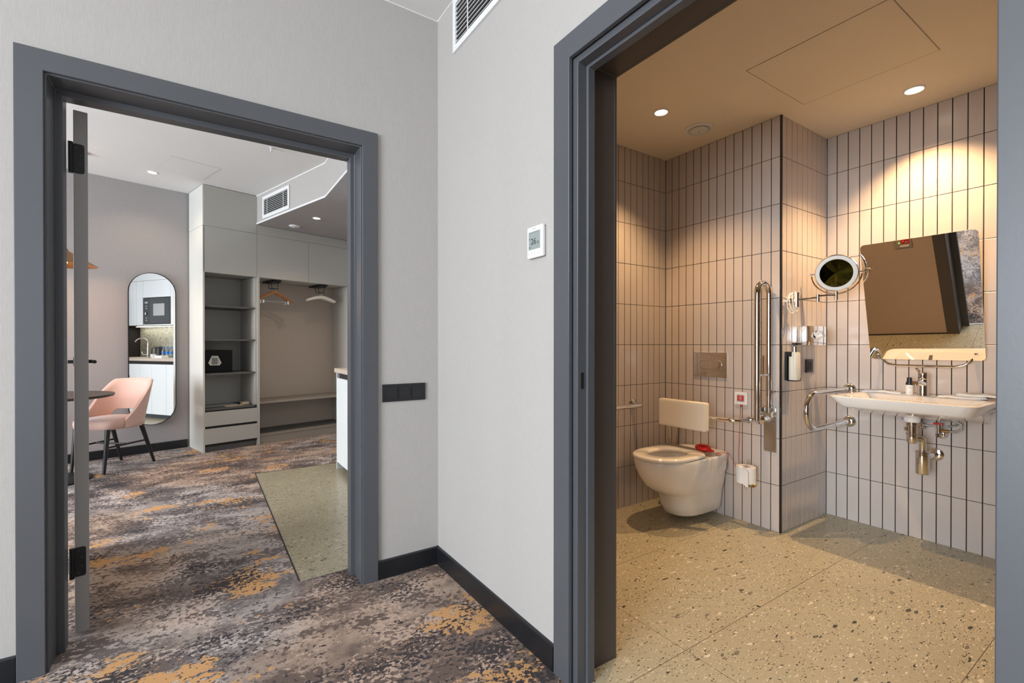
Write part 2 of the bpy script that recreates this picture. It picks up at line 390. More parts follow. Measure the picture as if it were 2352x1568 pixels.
# wall A, around the left doorway
w = MB()
w.box((LX - .2, YA, 0), (-.475, YA2, CH)); w.box((.662, YA, 0), (XB2, YA2, CH)); w.box((-.475, YA, 2.165), (.662, YA2, CH))
struct('wall_front', w, M['paper'])
w = MB(); w.box((XB, 1.262, 0), (XB2, YA, CH)); w.box((XB, BY, 0), (XB2, .135, CH)); w.box((XB, .135, 2.215), (XB2, 1.262, CH))
struct('wall_right', w, M['paper'])
w = MB(); w.box((XB2, 1.262, 0), (XB2 + .004, YL, CB)); w.box((XB2, -1.2, 0), (XB2 + .004, .135, CB)); w.box((XB2, .135, 2.215), (XB2 + .004, 1.262, CB))
struct('wall_bathroom', w, M['bath_wall'])
# left walls and rear wall with window openings
def wall_with_window(name, axis, c0, c1, a, b, h, w0, w1, z0, z1):
    w = MB()
    def bx(p, q, zz0, zz1):
        if axis == 'x': w.box((c0, p, zz0), (c1, q, zz1))
        else: w.box((p, c0, zz0), (q, c1, zz1))
    bx(a, w0, 0, h); bx(w1, b, 0, h); bx(w0, w1, 0, z0); bx(w0, w1, z1, h)
    return struct(name, w, M['paper'])
wall_with_window('wall_left', 'x', LX - .2, LX, BY, YA2, CH, -2.4, .9, .45, 2.65)
wall_with_window('wall_left_far', 'x', LX - .2, LX, YA2, 6.0, CH, 2.85, 5.05, .5, 2.6)
wall_with_window('wall_back', 'y', BY - .2, BY, LX, XB2, CH, -2.3, -.1, .5, 2.6)
def window(n, axis, c, a, b, z0, z1):
    t = thing('window_%d' % n, None, None, kind='structure')
    fr = MB(); s_ = .06
    def bx(m_, p, q, zz0, zz1, d0=-.03, d1=.03):
        if axis == 'x': m_.box((c + d0, p, zz0), (c + d1, q, zz1))
        else: m_.box((p, c + d0, zz0), (q, c + d1, zz1))
    bx(fr, a, a + s_, z0, z1); bx(fr, b - s_, b, z0, z1); bx(fr, a, b, z0, z0 + s_); bx(fr, a, b, z1 - s_, z1); bx(fr, (a + b) / 2 - .03, (a + b) / 2 + .03, z0, z1)
    fr.build('window_frame', M['trimwhite'], t)
window(1, 'x', LX - .12, -2.4, .9, .45, 2.65); window(2, 'x', LX - .12, 2.85, 5.05, .5, 2.6); window(3, 'y', BY - .12, -2.3, -.1, .5, 2.6)
# far room walls
w = MB(); q0 = M0 - D * 5.4; q1 = M0 + D * 2.35
w.prism([(q0.x, q0.y), (q1.x, q1.y), (q1.x + NB.x * .15, q1.y + NB.y * .15), (q0.x + NB.x * .15, q0.y + NB.y * .15)], 0, CH); struct('wall_far', w, M['paper_mauve'])
w = MB(); w.box((1.72, YA2, 0), (1.87, 7.2, CH)); struct('wall_far_right', w, M['paper'])
# soffit
P0 = Vector((.535, 6.21)); P1 = Vector((.985, 4.70))
w = MB(); back = M0 + D * 2.2
poly = [(P0.x + .02, P0.y + .006), (P1.x + .02, P1.y + .006), (1.015, YA2), (1.72, YA2), (1.72, 6.55), (P0.x + .02 + D.x * .9, P0.y + D.y * .9)]
w.prism([(P0.x, P0.y), (P1.x, P1.y), (.995, YA2), (1.72, YA2), (1.72, 6.53)], SOF, CH - .001)
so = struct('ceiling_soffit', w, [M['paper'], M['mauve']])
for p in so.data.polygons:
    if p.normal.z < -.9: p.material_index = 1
# skirting
def skirt(name, pts, th=.014, h=.092):
    w = MB()
    for (a, b) in zip(pts[:-1], pts[1:]):
        a = Vector(a + (0,)); b = Vector(b + (0,)); d = (b - a).normalized(); n = Vector((d.y, -d.x, 0))
        q = [a, b, b + n * th, a + n * th]
        r0 = [(p.x, p.y, 0) for p in q]; r1 = [(p.x, p.y, h - .004) for p in q]; q2 = [a, b, b + n * (th - .004), a + n * (th - .004)]
        w.loft([r0, r1, [(p.x, p.y, h) for p in q2]], smooth=False)
    return struct(name, w, M['skirting'])
skirt('baseboard_front', [(LX, YA), (-.545, YA)])
skirt('baseboard_front', [(.725, YA), (XB, YA)])
skirt('baseboard_right', [(XB, YA), (XB, 1.312)])
skirt('baseboard_far', [tuple((M0 - D * 4.9)[:2]), tuple((M0 + D * .01)[:2])])
w = MB(); w.box((XB2 + .004, 1.32, 0), (XB2 + .012, YL, .012)); struct('trim_3', w, M['gap'])
# thin white bead where wall meets ceiling
w = MB(); w.box((LX, YA - .003, CH - .004), (XB, YA, CH)); w.box((XB - .003, BY, CH - .004), (XB, YA, CH)); struct('trim_4', w, M['trimwhite'])
w = MB()
for a_, b_ in ((P0, P1), (P1, Vector((.995, YA2)))):
    d_ = (b_ - a_).normalized(); n_ = Vector((d_.y, -d_.x)) * (.005)
    w.prism([(a_.x, a_.y), (b_.x, b_.y), (b_.x + n_.x, b_.y + n_.y), (a_.x + n_.x, a_.y + n_.y)], CH - .012, CH - .001)
    w.prism([(a_.x, a_.y), (b_.x, b_.y), (b_.x + n_.x, b_.y + n_.y), (a_.x + n_.x, a_.y + n_.y)], SOF, SOF + .018)
struct('trim_5', w, M['trimwhite'])

# tiled bathroom walls
def tiled(name, o, u, n, L, H_, pu, off, thick=.12, pz=.2945, gu=.0048, gz=.003, ends=(0, 0)):
    o, u, n = Vector(o), Vector(u), Vector(n); zv = Vector((0, 0, 1)); w = MB()
    rel = .0022; w.mi = 0
    a = o - n * rel; b = o - n * thick
    e0, e1 = ends
    ua, ub = u * e0, u * (L - e1)
    w.loft([[a + ua, a + ub, a + ub + zv * H_, a + ua + zv * H_], [b + ua, b + ub, b + ub + zv * H_, b + ua + zv * H_]], smooth=False)
    w.mi = 1
    us = [0.0]; x = off
    while x < L - 1e-4:
        if x > 1e-3: us.append(x)
        x += pu
    us.append(L)
    zs = [i * pz for i in range(int(H_ / pz) + 1)] + [H_]
    for i in range(len(us) - 1):
        for j in range(len(zs) - 1):
            u0, u1, z0, z1 = us[i] + gu / 2, us[i + 1] - gu / 2, zs[j] + gz / 2, zs[j + 1] - gz / 2
            if u1 - u0 < .004 or z1 - z0 < .004: continue
            t = [random.uniform(-.00022, .00022) for _ in range(4)]; bv = .0016
            base = [o + u * uu + zv * zz - n * rel for uu, zz in ((u0, z0), (u1, z0), (u1, z1), (u0, z1))]
            top = [o + u * uu + zv * zz + n * tt for (uu, zz), tt in zip(((u0 + bv, z0 + bv), (u1 - bv, z0 + bv), (u1 - bv, z1 - bv), (u0 + bv, z1 - bv)), t)]
            mid = [b_ + n * (rel - bv * .6) for b_ in base]
            w.loft([base, mid, top], smooth=False)
    return struct(name, w, [M['grout'], M['tile']], ang=4)
# basin wall, column side, toilet wall, left wall, plus the unseen end wall
tiled('wall_basin', (XS, YC, 0), (0, -1, 0), (-1, 0, 0), YC + 1.2, CB, .0655, .0625)
tiled('wall_column', (XT, YC, 0), (1, 0, 0), (0, -1, 0), XS - XT, CB, .0675, .0675, ends=(.004, 0))
tiled('wall_toilet', (XT, YC, 0), (0, 1, 0), (-1, 0, 0), YL - YC, CB, .0625, .0625, ends=(.004, 0))
tiled('wall_bath_left', (XT, YL, 0), (-1, 0, 0), (0, -1, 0), XT - XB2 - .004, CB, .0645, .07)
w = MB(); w.box((XB2, -1.32, 0), (XS + .12, -1.2, CB)); struct('wall_bath_end', w, M['bath_wall'])
w = MB(); w.box((XT - .0035, YC - .0035, 0), (XT + .0075, YC + .0075, CB)); struct('trim_6', w, M['black'])
w = MB(); w.box((XS - .0035, YC - .0035, 0), (XS, YC, CB)); w.box((XT - .0035, YL - .0035, 0), (XT, YL, CB)); struct('trim_7', w, M['grout'])

# ------------------------------------------------------------------ door frames
def frame_sweep(prof, plane, c0, c1, top, name, m, parent):
    # prof: list of (inset beyond opening, depth coordinate); closed loop; sweeps left jamb, head, right jamb
    w = MB(); rings = []
    for (sx, z) in (('l', 0), ('l', 1), ('r', 1), ('r', 0)):
        ring = []
        for u, d in prof:
            cc = (c0 - u) if sx == 'l' else (c1 + u)
            zz = (top + u) if z else 0.0
            ring.append((cc, d, zz) if plane == 'y' else (d, cc, zz))
        rings.append(ring)
    w.loft(rings, smooth=False)
    return w.build(name, m, parent, bev=.002, bseg=2)
dr = thing('door_1', None, None, kind='structure')
cA, cB_, tA = -.462, .650, 2.148
frame_sweep([(.006, YA - .016), (.081, YA - .016), (.081, YA + .0), (.006, YA + .0)], 'y', cA, cB_, tA, 'casing', M['frame'], dr)
frame_sweep([(0, YA - .002), (.010, YA - .002), (.010, YA2), (-.006, YA2), (-.006, 2.488), (-.022, 2.488), (-.022, 2.43), (0, 2.43)], 'y', cA, cB_, tA, 'jamb', M['frame'], dr)
# leaf, hinged on the far side and swung back into the far room
DT = R(99.3); dl = Vector((math.cos(DT), math.sin(DT), 0)); dn = Vector((dl.y, -dl.x, 0))   # dn points to +X side
lp = Vector((-.430, 2.540, 0)); LT = .044; LW = 1.06
lw = MB(); a = lp; b = lp + dn * LT
lw.loft([[a + Vector((0, 0, z)), b + Vector((0, 0, z)), b + dl * LW + Vector((0, 0, z)), a + dl * LW + Vector((0, 0, z))] for z in (.012, 2.125)], smooth=False)
leaf = lw.build('door_leaf', M['leafedge'], dr, bev=.002)
for z in (.30, 1.93):
    hg = MB()
    hg.plate(lp + Vector((0, 0, z)) - dl * .0025 + dn * .0, dn, (0, 0, 1), dl, rrect(.036, .118, .009, cx=.016, cy=0), .0025)
    hg.tube([lp + dn * -.008 - dl * .006 + Vector((0, 0, z - .062)), lp + dn * -.008 - dl * .006 + Vector((0, 0, z + .062))], .0085, 14)
    hg.build('hinge', M['blackmetal'], dr)
    for (sx, sz) in ((.012, -.045), (.022, -.018), (.022, .018), (.012, .045)):
        sc = MB(); sc.lathe([(.0045, 0), (.0045, .0012), (.002, .0016), (.002, .0004)], lp + dn * sx + Vector((0, 0, z + sz)) - dl * .0025, -dl, 12)
        sc.build('hinge_screw', M['black'], dr)
hd = MB(); hp = lp + dl * .98 + dn * LT + Vector((0, 0, 1.085))
hd.lathe([(.024, 0), (.024, .008), (.01, .009), (.01, .034)], hp, dn, 20)
hd.tube([hp + dn * .032, hp + dn * .034 - dl * .11], [.010, .010], 12)
hd.lathe([(.024, 0), (.024, .008), (.01, .009), (.01, .03)], hp - dn * LT, -dn, 20)
hd.build('handle', M['black'], leaf)

dr2 = thing('door_2', None, None, kind='structure')
o0, o1, tB = .200, 1.194, 2.133        # innermost edges of the sliding door frame
frame_sweep([(.030, XB - .015), (.113, XB - .015), (.113, XB + .001), (.030, XB + .001)], 'x', o0 + .020, o1, tB, 'casing', M['frame'], dr2)
frame_sweep([(.010, XB + .008), (.060, XB + .008), (.060, XB + .045), (.010, XB + .045)], 'x', o0, o1, tB, 'jamb', M['frame'], dr2)
frame_sweep([(.0, XB + .046), (.060, XB + .046), (.060, XB + .079), (.0, XB + .079)], 'x', o0 - .010, o1, tB, 'door_track', M['frame'], dr2)
frame_sweep([(.046, XB + .080), (.062, XB + .080), (.062, XB2 + .004), (.046, XB2 + .004)], 'x', o0, o1, tB, 'lining', M['frame2'], dr2)
frame_sweep([(.020, XB2 + .004), (.110, XB2 + .004), (.110, XB2 + .018), (.020, XB2 + .018)][0:4], 'x', o0 - .026, o1 + .026, tB + .026, 'inner_casing', M['frame2'], dr2)
pu = MB(); yy = o1 + .010 - .0015
ring = [Vector((XB + .029 + x, yy, 1.055 + z)) for x, z in rrect(.013, .058, .006, 6)]
inn = [Vector((XB + .029 + x, yy, 1.055 + z)) for x, z in rrect(.008, .050, .0039, 6)]
pu.loft([[p + Vector((0, .002, 0)) for p in ring], ring, inn, [p + Vector((0, .0014, 0)) for p in inn]])
pu.build('finger_pull', M['black'], dr2)

# ------------------------------------------------------------------ items on the bedroom walls
sw = thing('light_switch', 'black triple rocker switch plate on the grey wall beside the left doorway', 'light switch', (.871, YA, .888))
b = MB(); b.box((.756, YA - .009, .889), (.986, YA, .978), .002); b.build('switch_plate', M['black'], sw)
for k in range(3):
    cx = .756 + .038 + .0077 + .0715 * k - .003
    b = MB(); b.box((cx - .030, YA - .0135, .903), (cx + .030, YA - .008, .963), .0015); b.build('rocker', M['black'], sw)
th = thing('thermostat', 'white square wall thermostat with a grey display beside the bathroom doorway', 'thermostat', (XB, 1.414, 1.507))
b = MB(); b.box((XB - .008, 1.372, 1.513), (XB, 1.456, 1.62)); b.build('back_plate', M['white'], th)
b = MB(); b.box((XB - .020, 1.366, 1.508), (XB - .008, 1.462, 1.626), .004, 3); tf = b.build('housing', M['white'], th)
xf = XB - .0203
b = MB(); b.box((xf - .0005, 1.379, 1.539), (xf + .001, 1.452, 1.607), .0004, 1); b.build('display', M['screen'], th)
t_ = text_mb('26', .034, (xf - .0008, 1.420, 1.568), (0, -1, 0), (0, 0, 1), .0003); t_.build('display_digits', M['ink'], th)
t_ = text_mb('.0', .015, (xf - .0008, 1.393, 1.562), (0, -1, 0), (0, 0, 1), .0003)
for k in range(5): t_.box((xf - .0008, 1.444 - k * .011, 1.602), (xf - .0003, 1.439 - k * .011, 1.6035))
t_.box((xf - .0008, 1.449, 1.547), (xf - .0003, 1.438, 1.5495)); t_.box((xf - .0008, 1.448, 1.578), (xf - .0003, 1.444, 1.583))
t_.build('display_marks', M['ink'], th)
b = MB()
for k in range(5): b.lathe([(.0025, 0), (.0025, .0003)], (xf, 1.4505 - k * .0175, 1.524), (-1, 0, 0), 12)
for k in range(4): b.box((xf - .0004, 1.4265 - k * .006, 1.6145), (xf, 1.4225 - k * .006, 1.6185))
b.build('button_marks', M['greyprint'], th)

def grille(name, label, o, u, v, n, L, H_, fl, nl, mullions, parent=None):
    o, u, v, n = map(Vector, (o, u, v, n))
    t = thing(name, label, 'air vent', tuple(o))
    def bx(mb, a0, a1, b0, b1, c0, c1):
        r0 = [o + u * x + v * y + n * c0 for x, y in ((a0, b0), (a1, b0), (a1, b1), (a0, b1))]
        mb.loft([r0, [p + n * (c1 - c0) for p in r0]], smooth=False)
    fr = MB(); bx(fr, 0, fl, 0, H_, 0, .012); bx(fr, L - fl, L, 0, H_, 0, .012); bx(fr, fl, L - fl, 0, fl, 0, .012); bx(fr, fl, L - fl, H_ - fl, H_, 0, .012)
    fr.build('grille_frame', M['trimwhite'], t)
    bk = MB(); bx(bk, fl, L - fl, fl, H_ - fl, 0, .002); bk.build('duct_backing', M['void'], t)
    hh = (H_ - 2 * fl) / nl
    for k in range(nl):
        z = fl + hh * (k + .5); sl = MB()
        q = [(z - .0015, .003), (z + .0015, .003), (z - .003, .0125), (z - .006, .0125)]
        a_ = [o + u * fl + v * y + n * d for y, d in q]; sl.loft([a_, [p + u * (L - 2 * fl) for p in a_]], smooth=False)
        sl.build('louvre', M['trimwhite'], t)
    for x in mullions:
        mu = MB(); bx(mu, x - .003, x + .003, fl, H_ - fl, .0115, .0145); mu.build('mullion', M['trimwhite'], t)
    return t
grille('air_vent', 'long white louvred vent high on the light wall above the bathroom doorway', (XB, 2.117, 2.640), (0, -1, 0), (0, 0, 1), (-1, 0, 0), .95, .262, .030, 9, (.16, .46, .78))
ds = (Vector((P1.x, P1.y, 0)) - Vector((P0.x, P0.y, 0))).normalized()
g0 = Vector((P0.x, P0.y, 2.615)) + ds * .19
grille('air_vent', 'white louvred vent on the dropped ceiling edge above the wardrobe', g0, ds, (0, 0, 1), (-abs(ds.y), ds.x if ds.x < 0 else -ds.x, 0), .66, .250, .036, 9, (.13, .53))

# ------------------------------------------------------------------ ceiling fittings
def downlight(name, label, loc, r, group=None, power=9):
    t = thing(name, label, 'ceiling light', loc, group=group)
    b = MB(); b.lathe([(r * 1.22, 0), (r * 1.22, -.003), (r, -.006), (r * .98, 0)], loc, seg=32, cap=False); b.build('light_trim', M['trimwhite'], t)
    b = MB(); b.lathe([(.0001, -.0025), (r * .6, -.0028), (r * .99, -.001)], loc, seg=32, cap=False); b.build('diffuser', M['lampglass'], t)
    return t
downlight('downlight', 'round lit downlight in the bathroom ceiling nearer the toilet corner', (2.354, 1.882, CB), .038)
downlight('downlight', 'round lit downlight in the bathroom ceiling above the washbasin', (3.331, .931, CB), .042)
downlight('downlight', 'small lit downlight in the dropped ceiling in front of the wardrobe', (1.065, 5.518, SOF), .036)
downlight('downlight', 'small lit downlight in the high white ceiling seen through the left doorway', (-.411, 5.935, CH), .036)
t = thing('ceiling_vent', 'round white ceiling valve beside the bathroom downlight', 'air vent', (2.744, 1.887, CB))
b = MB(); c_ = (2.744, 1.887, CB); b.lathe([(.092, 0), (.090, -.006), (.070, -.012), (.064, -.004), (.062, 0)], c_, seg=40, cap=False); b.build('valve_rim', M['trimwhite'], t)
b = MB(); b.lathe([(.0001, -.022), (.03, -.0215), (.050, -.018), (.056, -.012), (.050, -.004)], c_, seg=40, cap=False); b.build('valve_disc', M['trimwhite'], t)
b = MB(); b.lathe([(.004, -.021), (.004, -.024), (.0001, -.024)], c_, seg=12, cap=False); b.build('screw', M['steel'], t)
t = thing('smoke_detector', 'flat white round detector in the dropped ceiling beside the small downlight', 'smoke detector', (.916, 6.029, SOF))
b = MB(); b.lathe([(.062, 0), (.060, -.008), (.045, -.014), (.0001, -.015)], (.916, 6.029, SOF), cap=False); b.build('cover', M['trimwhite'], t)
b = MB(); b.lathe([(.012, -.0145), (.010, -.02), (.0001, -.021)], (.916, 6.029, SOF), cap=False); b.build('sensor', M['greyprint'], t)
t = thing('sprinkler_head', 'tiny white sprinkler head hanging from the far ceiling', 'sprinkler', (.515, 4.62, CH))
b = MB(); b.lathe([(.02, 0), (.02, -.004), (.008, -.006), (.008, -.03), (.014, -.031), (.014, -.034), (.0001, -.036)], (.515, 4.62, CH), seg=20, cap=False); b.build('nozzle', M['trimwhite'], t)

def hatch(name, label, poly, z, wd, m):
    t = thing(name, label, 'access panel', (poly[0][0], poly[0][1], z))
    c = Vector((sum(p[0] for p in poly) / len(poly), sum(p[1] for p in poly) / len(poly), 0))
    pp = [Vector((x, y, 0)) for x, y in poly]
    b = MB()
    for i in range(len(pp)):
        p, q = pp[i], pp[(i + 1) % len(pp)]; n_ = (c - (p + q) / 2).normalized() * wd
        b.prism([(p.x, p.y), (q.x, q.y), (q.x + n_.x, q.y + n_.y), (p.x + n_.x, p.y + n_.y)], z - .0012, z)
    b.build('panel_gap', M['greyprint'] if m is M['white_paint'] else M['bench'], t)
    b = MB(); s_ = [p + (c - p) * .012 for p in pp]; b.prism([(p.x, p.y) for p in s_], z - .0015, z); b.build('panel', m, t)
hatch('access_panel', 'large flush rectangular hatch in the beige bathroom ceiling', [(2.37, .735), (2.985, .735), (2.985, 1.355), (2.37, 1.355)], CB, .0025, M['bath_paint'])
hatch('access_panel', 'flush square hatch in the white ceiling seen through the left doorway', [(-.234, 5.321), (.165, 5.439), (.011, 5.909), (-.39, 5.79)], CH, .003, M['white_paint'])

# ------------------------------------------------------------------ toilet
TY = 1.985
def toilet():
    t = thing('toilet', 'white wall hung toilet on the tiled wall beneath the cream back cushion', 'toilet', (XT, TY, .08))
    def ring(x0, x1, hw, z, n=40, back=.5, p=2.3):
        # plan outline: squared at the wall (x1), rounded at the front (x0)
        pts = []
        for i in range(n):
            a = 2 * math.pi * i / n; ca, sa = math.cos(a), math.sin(a)
            cx = x0 + (x1 - x0) * .42
            if ca < 0: x = cx + (cx - x0) * -abs(ca) ** (2 / p); y = hw * math.copysign(abs(sa) ** (2 / p), sa)
            else:
                x = cx + (x1 - cx) * abs(ca) ** (2 / 7.0); y = hw * math.copysign(abs(sa) ** (2 / 5.0), sa)
            pts.append((x, TY + y, z))
        return pts
    fx = XT - .70
    bd = MB()
    rings = [ring(fx + .40, XT - .02, .080, .052), ring(fx + .30, XT - .01, .108, .050), ring(fx + .262, XT, .122, .066), ring(fx + .240, XT, .130, .12),
             ring(fx + .222, XT, .138, .19), ring(fx + .172, XT, .146, .214), ring(fx + .092, XT, .162, .262), ring(fx + .035, XT, .172, .335), ring(fx + .012, XT, .184, .385), ring(fx + .004, XT, .190, .425), ring(fx + .004, XT, .190, .440), ring(fx + .010, XT, .186, .446)]
    # open bowl
    cxb = fx + .25
    def oval(cx, rx, ry, z, n=40): return [(cx + rx * math.cos(2 * math.pi * i / n), TY + ry * math.sin(2 * math.pi * i / n), z) for i in range(n)]
    rings += [oval(cxb, .20, .135, .446), oval(cxb, .19, .126, .435), oval(cxb + .01, .17, .115, .37), oval(cxb + .03, .12, .085, .28), oval(cxb + .05, .06, .05, .24)]
    bd.loft(rings, True); body = bd.build('bowl', M['ceramic'], t, ang=50)
    s = MB(); cx = fx + .235
    def seat(o_, z, k): # horseshoe outer outline with squared back
        out = []
        for i in range(48):
            a = 2 * math.pi * i / 48; ca, sa = math.cos(a), math.sin(a)
            if ca < 0: x = cx - (.237 - k) * abs(ca) ** (2 / 2.2); y = (.188 - k) * math.copysign(abs(sa) ** (2 / 2.2), sa)
            else: x = cx + (.225 - k) * abs(ca) ** (2 / 4.5); y = (.188 - k) * math.copysign(abs(sa) ** (2 / 3.4), sa)
            out.append((x, TY + y, z))
        return out
    def hole(z, k): return [(cx + .01 + (.150 + k) * math.cos(2 * math.pi * i / 48) , TY + (.105 + k) * math.sin(2 * math.pi * i / 48), z) for i in range(48)]
    rr = [hole(.449, .004), seat(0, .449, .004), seat(0, .453, 0), seat(0, .464, 0), seat(0, .470, .005), seat(0, .472, .012), hole(.471, .012), hole(.466, .002), hole(.455, 0), hole(.449, .004)]
    s.loft(rr, cap=False); s.build('seat', M['ceramic'], t, ang=60)
    h = MB(); hx = cx + .243
    h.tube([(hx, TY - .175, .463), (hx, TY + .155, .463)], .013, 16); h.box((hx - .02, TY - .17, .447), (hx + .012, TY + .15, .462)); h.build('seat_hinge', M['steel'], t)
    # side recess of the flank
    r = MB(); r.plate((XT - .17, TY - .1845, .36), (1, 0, 0), (0, 0, 1), (0, 1, 0), [(0, 0), (.085, 0.04), (.085, -.005), (.045, -.04), (.02, -.035)][::-1], .004); r.build('flank_recess', M['ceramic'], t)
    return t
toilet()
# red pull handle and cord
t = thing('pull_cord', 'red alarm pull cord lying across the toilet with its red loop handle', 'pull cord', (2.80, 1.90, .447))
hc = Vector((2.800, 1.892, .4885)); b = MB()
ringp = []; 
for i in range(25):
    a = 2 * math.pi * i / 24
    ringp.append(hc + Vector((.030 * math.cos(a) + .006 * math.sin(a), .046 * math.sin(a), .004 * math.cos(a))))
b.tube(ringp, .0125, 12, cap=False); b.tube([hc + Vector((-.004, -.045, -.010)), hc + Vector((-.004, -.078, -.014))], [.016, .011], 12); b.build('loop_handle', M['red'], t)
b = MB(); al = Vector((XT - .016, 1.7435, .780))
pts = [al, al + Vector((-.008, .004, -.25)), al + Vector((-.012, .006, -.36)), (2.985, 1.742, .33), (2.975, 1.752, .335), (2.965, 1.775, .40), (2.95, 1.80, .447), (2.92, 1.83, .453), (2.87, 1.84, .452), (2.84, 1.825, .451), (2.84, 1.80, .451), (2.865, 1.80, .452), (2.872, 1.825, .453), (2.84, 1.835, .456), (2.815, 1.822, .468), (2.800, 1.815, .474)]
b.tube(pts, .0016, 6); b.build('cord', M['redcord'], t)
t = thing('alarm_switch', 'white square emergency call switch with a red centre above the toilet roll', 'alarm switch', (XT, 1.744, .776))
b = MB(); b.box((XT - .013, 1.7, .779), (XT, 1.788, .862), .004, 3); b.build('switch_plate', M['white'], t)
b = MB(); b.box((XT - .0145, 1.718, .798), (XT - .012, 1.770, .846), .0008, 1); b.build('inner_plate', M['greyprint'], t)
b = MB(); b.box((XT - .0165, 1.723, .806), (XT - .0140, 1.765, .838), .0008, 1); b.build('red_button', M['red'], t)
b = MB(); b.lathe([(.010, 0), (.010, .0006), (.0075, .0006), (.0075, 0)], (XT - .0165, 1.744, .822), (-1, 0, 0), 20); b.box((XT - .0172, 1.742, .819), (XT - .0165, 1.746, .825)); b.build('button_symbol', M['white'], t)
b = MB(); b.tube([(XT - .010, 1.7435, .779), (XT - .010, 1.7435, .762)], [.0055, .004], 10); b.build('cord_grip', M['red'], t)

# flush plate
t = thing('flush_plate', 'polished chrome flush plate on the tiles above the toilet cushion', 'flush plate', (XT, 1.975, .948))
b = MB(); b.box((XT - .010, 1.846, .950), (XT, 2.104, 1.124), .0015); b.build('plate', M['chrome'], t)
b = MB(); o_ = rrect(.168, .058, .0289, 8); 
ro = [Vector((XT - .010, 1.966 + x, 1.036 + y)) for x, y in o_]; k_ = Vector((XT - .010, 1.966, 1.036))
b.loft([ro, [p + Vector((-.004, 0, 0)) for p in ro], [k_ + (p - k_) * .93 + Vector((-.006, 0, 0)) for p in ro], [k_ + (p - k_) * .3 + Vector((-.0045, 0, 0)) for p in ro]]); b.build('flush_button', M['chrome'], t)
b = MB(); b.tube([p + Vector((-.003, 0, 0)) for p in ro] + [ro[0] + Vector((-.003, 0, 0))], .0028, 8, cap=False); b.build('button_rim', M['steel'], t)

# back cushion on its rail
t = thing('back_cushion', 'cream padded back cushion on a chrome rail above the toilet', 'backrest', (XT, TY, .60))
b = MB(); b.box((2.705, 1.815, .612), (2.755, 2.182, .800), .018, 4); b.build('padding', M['cushion'], t)
b = MB(); zr = .700; rr = .0135
pts = [(XT, 2.205, zr), (2.84, 2.205, zr)] + [tuple(p) for p in arc((2.84, 2.145, zr), .06, 90, 180, 8, (1, 0, 0), (0, 1, 0))] + [(2.78, 1.75, zr)] + [tuple(p) for p in arc((2.84, 1.70, zr), .06, 180, 262, 8, (1, 0, 0), (0, 1, 0))] + [(2.90, 1.632, zr), (2.985, 1.622, zr)]
b.tube(pts, rr, 16); b.build('rail', M['chrome'], t)
for (yy, xx) in ((2.205, XT), (1.620, XT)):
    b = MB(); b.lathe([(.036, 0), (.036, .006), (.028, .014), (.018, .02), (.0135, .03)], (xx, yy, zr), (-1, 0, 0), 28); b.build('wall_flange', M['chrome'], t)
b = MB(); b.tube([(2.895, 1.633, zr), (2.915, 1.631, zr)], .019, 16); b.build('collar', M['chrome'], t)
# fold-up grab bar
t = thing('folding_grab_bar', 'chrome fold up grab bar standing upright beside the tiled column edge', 'grab bar', (XT, 1.555, .5))
b = MB(); yb = 1.552; xa, xb_ = 2.846, 2.984; zt = 1.495; r_ = (xb_ - xa) / 2
pts = [(xa, yb, .712), (xa, yb, zt)] + [tuple(p) for p in arc(((xa + xb_) / 2, yb, zt), r_, 180, 0, 14, (1, 0, 0), (0, 0, 1))] + [(xb_, yb, .745)]
b.tube(pts, .0182, 20); b.build('rail', M['steel'] if False else M['chrome'], t)
b = MB(); b.tube([(xa, yb, .99), (xb_, yb, .99)], .008, 12); b.tube([(xa + .07, yb, .99), (xa + .07, yb, 1.105)] + [tuple(p) for p in arc((xa + .078, yb, 1.105), .008, 180, 60, 5, (1, 0, 0), (0, 0, 1))], .0045, 10); b.build('roll_bracket', M['chrome'], t)
b = MB(); b.box((XT - .008, 1.515, .500), (XT - .001, 1.592, .786), .002); pl_ = b.build('mounting_plate', M['steel'], t)
b = MB()
for (yy, zz) in ((1.53, .77), (1.577, .69), (1.53, .69), (1.53, .515), (1.577, .515)):
    b = MB(); b.lathe([(.006, 0), (.005, .003), (.0001, .0035)], (XT - .008, yy, zz), (-1, 0, 0), 12, cap=False); b.build('screw', M['chrome'], pl_)
b = MB(); b.box((XT - .075, 1.518, .728), (XT - .008, 1.524, .780), .002); b.box((XT - .075, 1.582, .728), (XT - .008, 1.588, .780), .002); b.lathe([(.014, 0), (.014, .075)], (xb_ - .004, 1.515, .745), (0, 1, 0), 16); b.build('hinge_bracket', M['steel'], t)
b = MB(); b.lathe([(.019, 0), (.019, .008)], (xb_ - .004, 1.592, .745), (0, 1, 0), 20); b.build('hinge_washer', M['cushion'], t)
b = MB(); b.lathe([(.019, -.075), (.019, -.067)], (xb_ - .02, 1.592, .742), (0, 1, 0), 20); b.build('hinge_washer', M['cushion'], t)
b = MB(); b.lathe([(.010, 0), (.010, .022)], (XT - .03, 1.523, .885), (-1, 0, 0), 12); b.build('stop_buffer', M['chrome'], t)

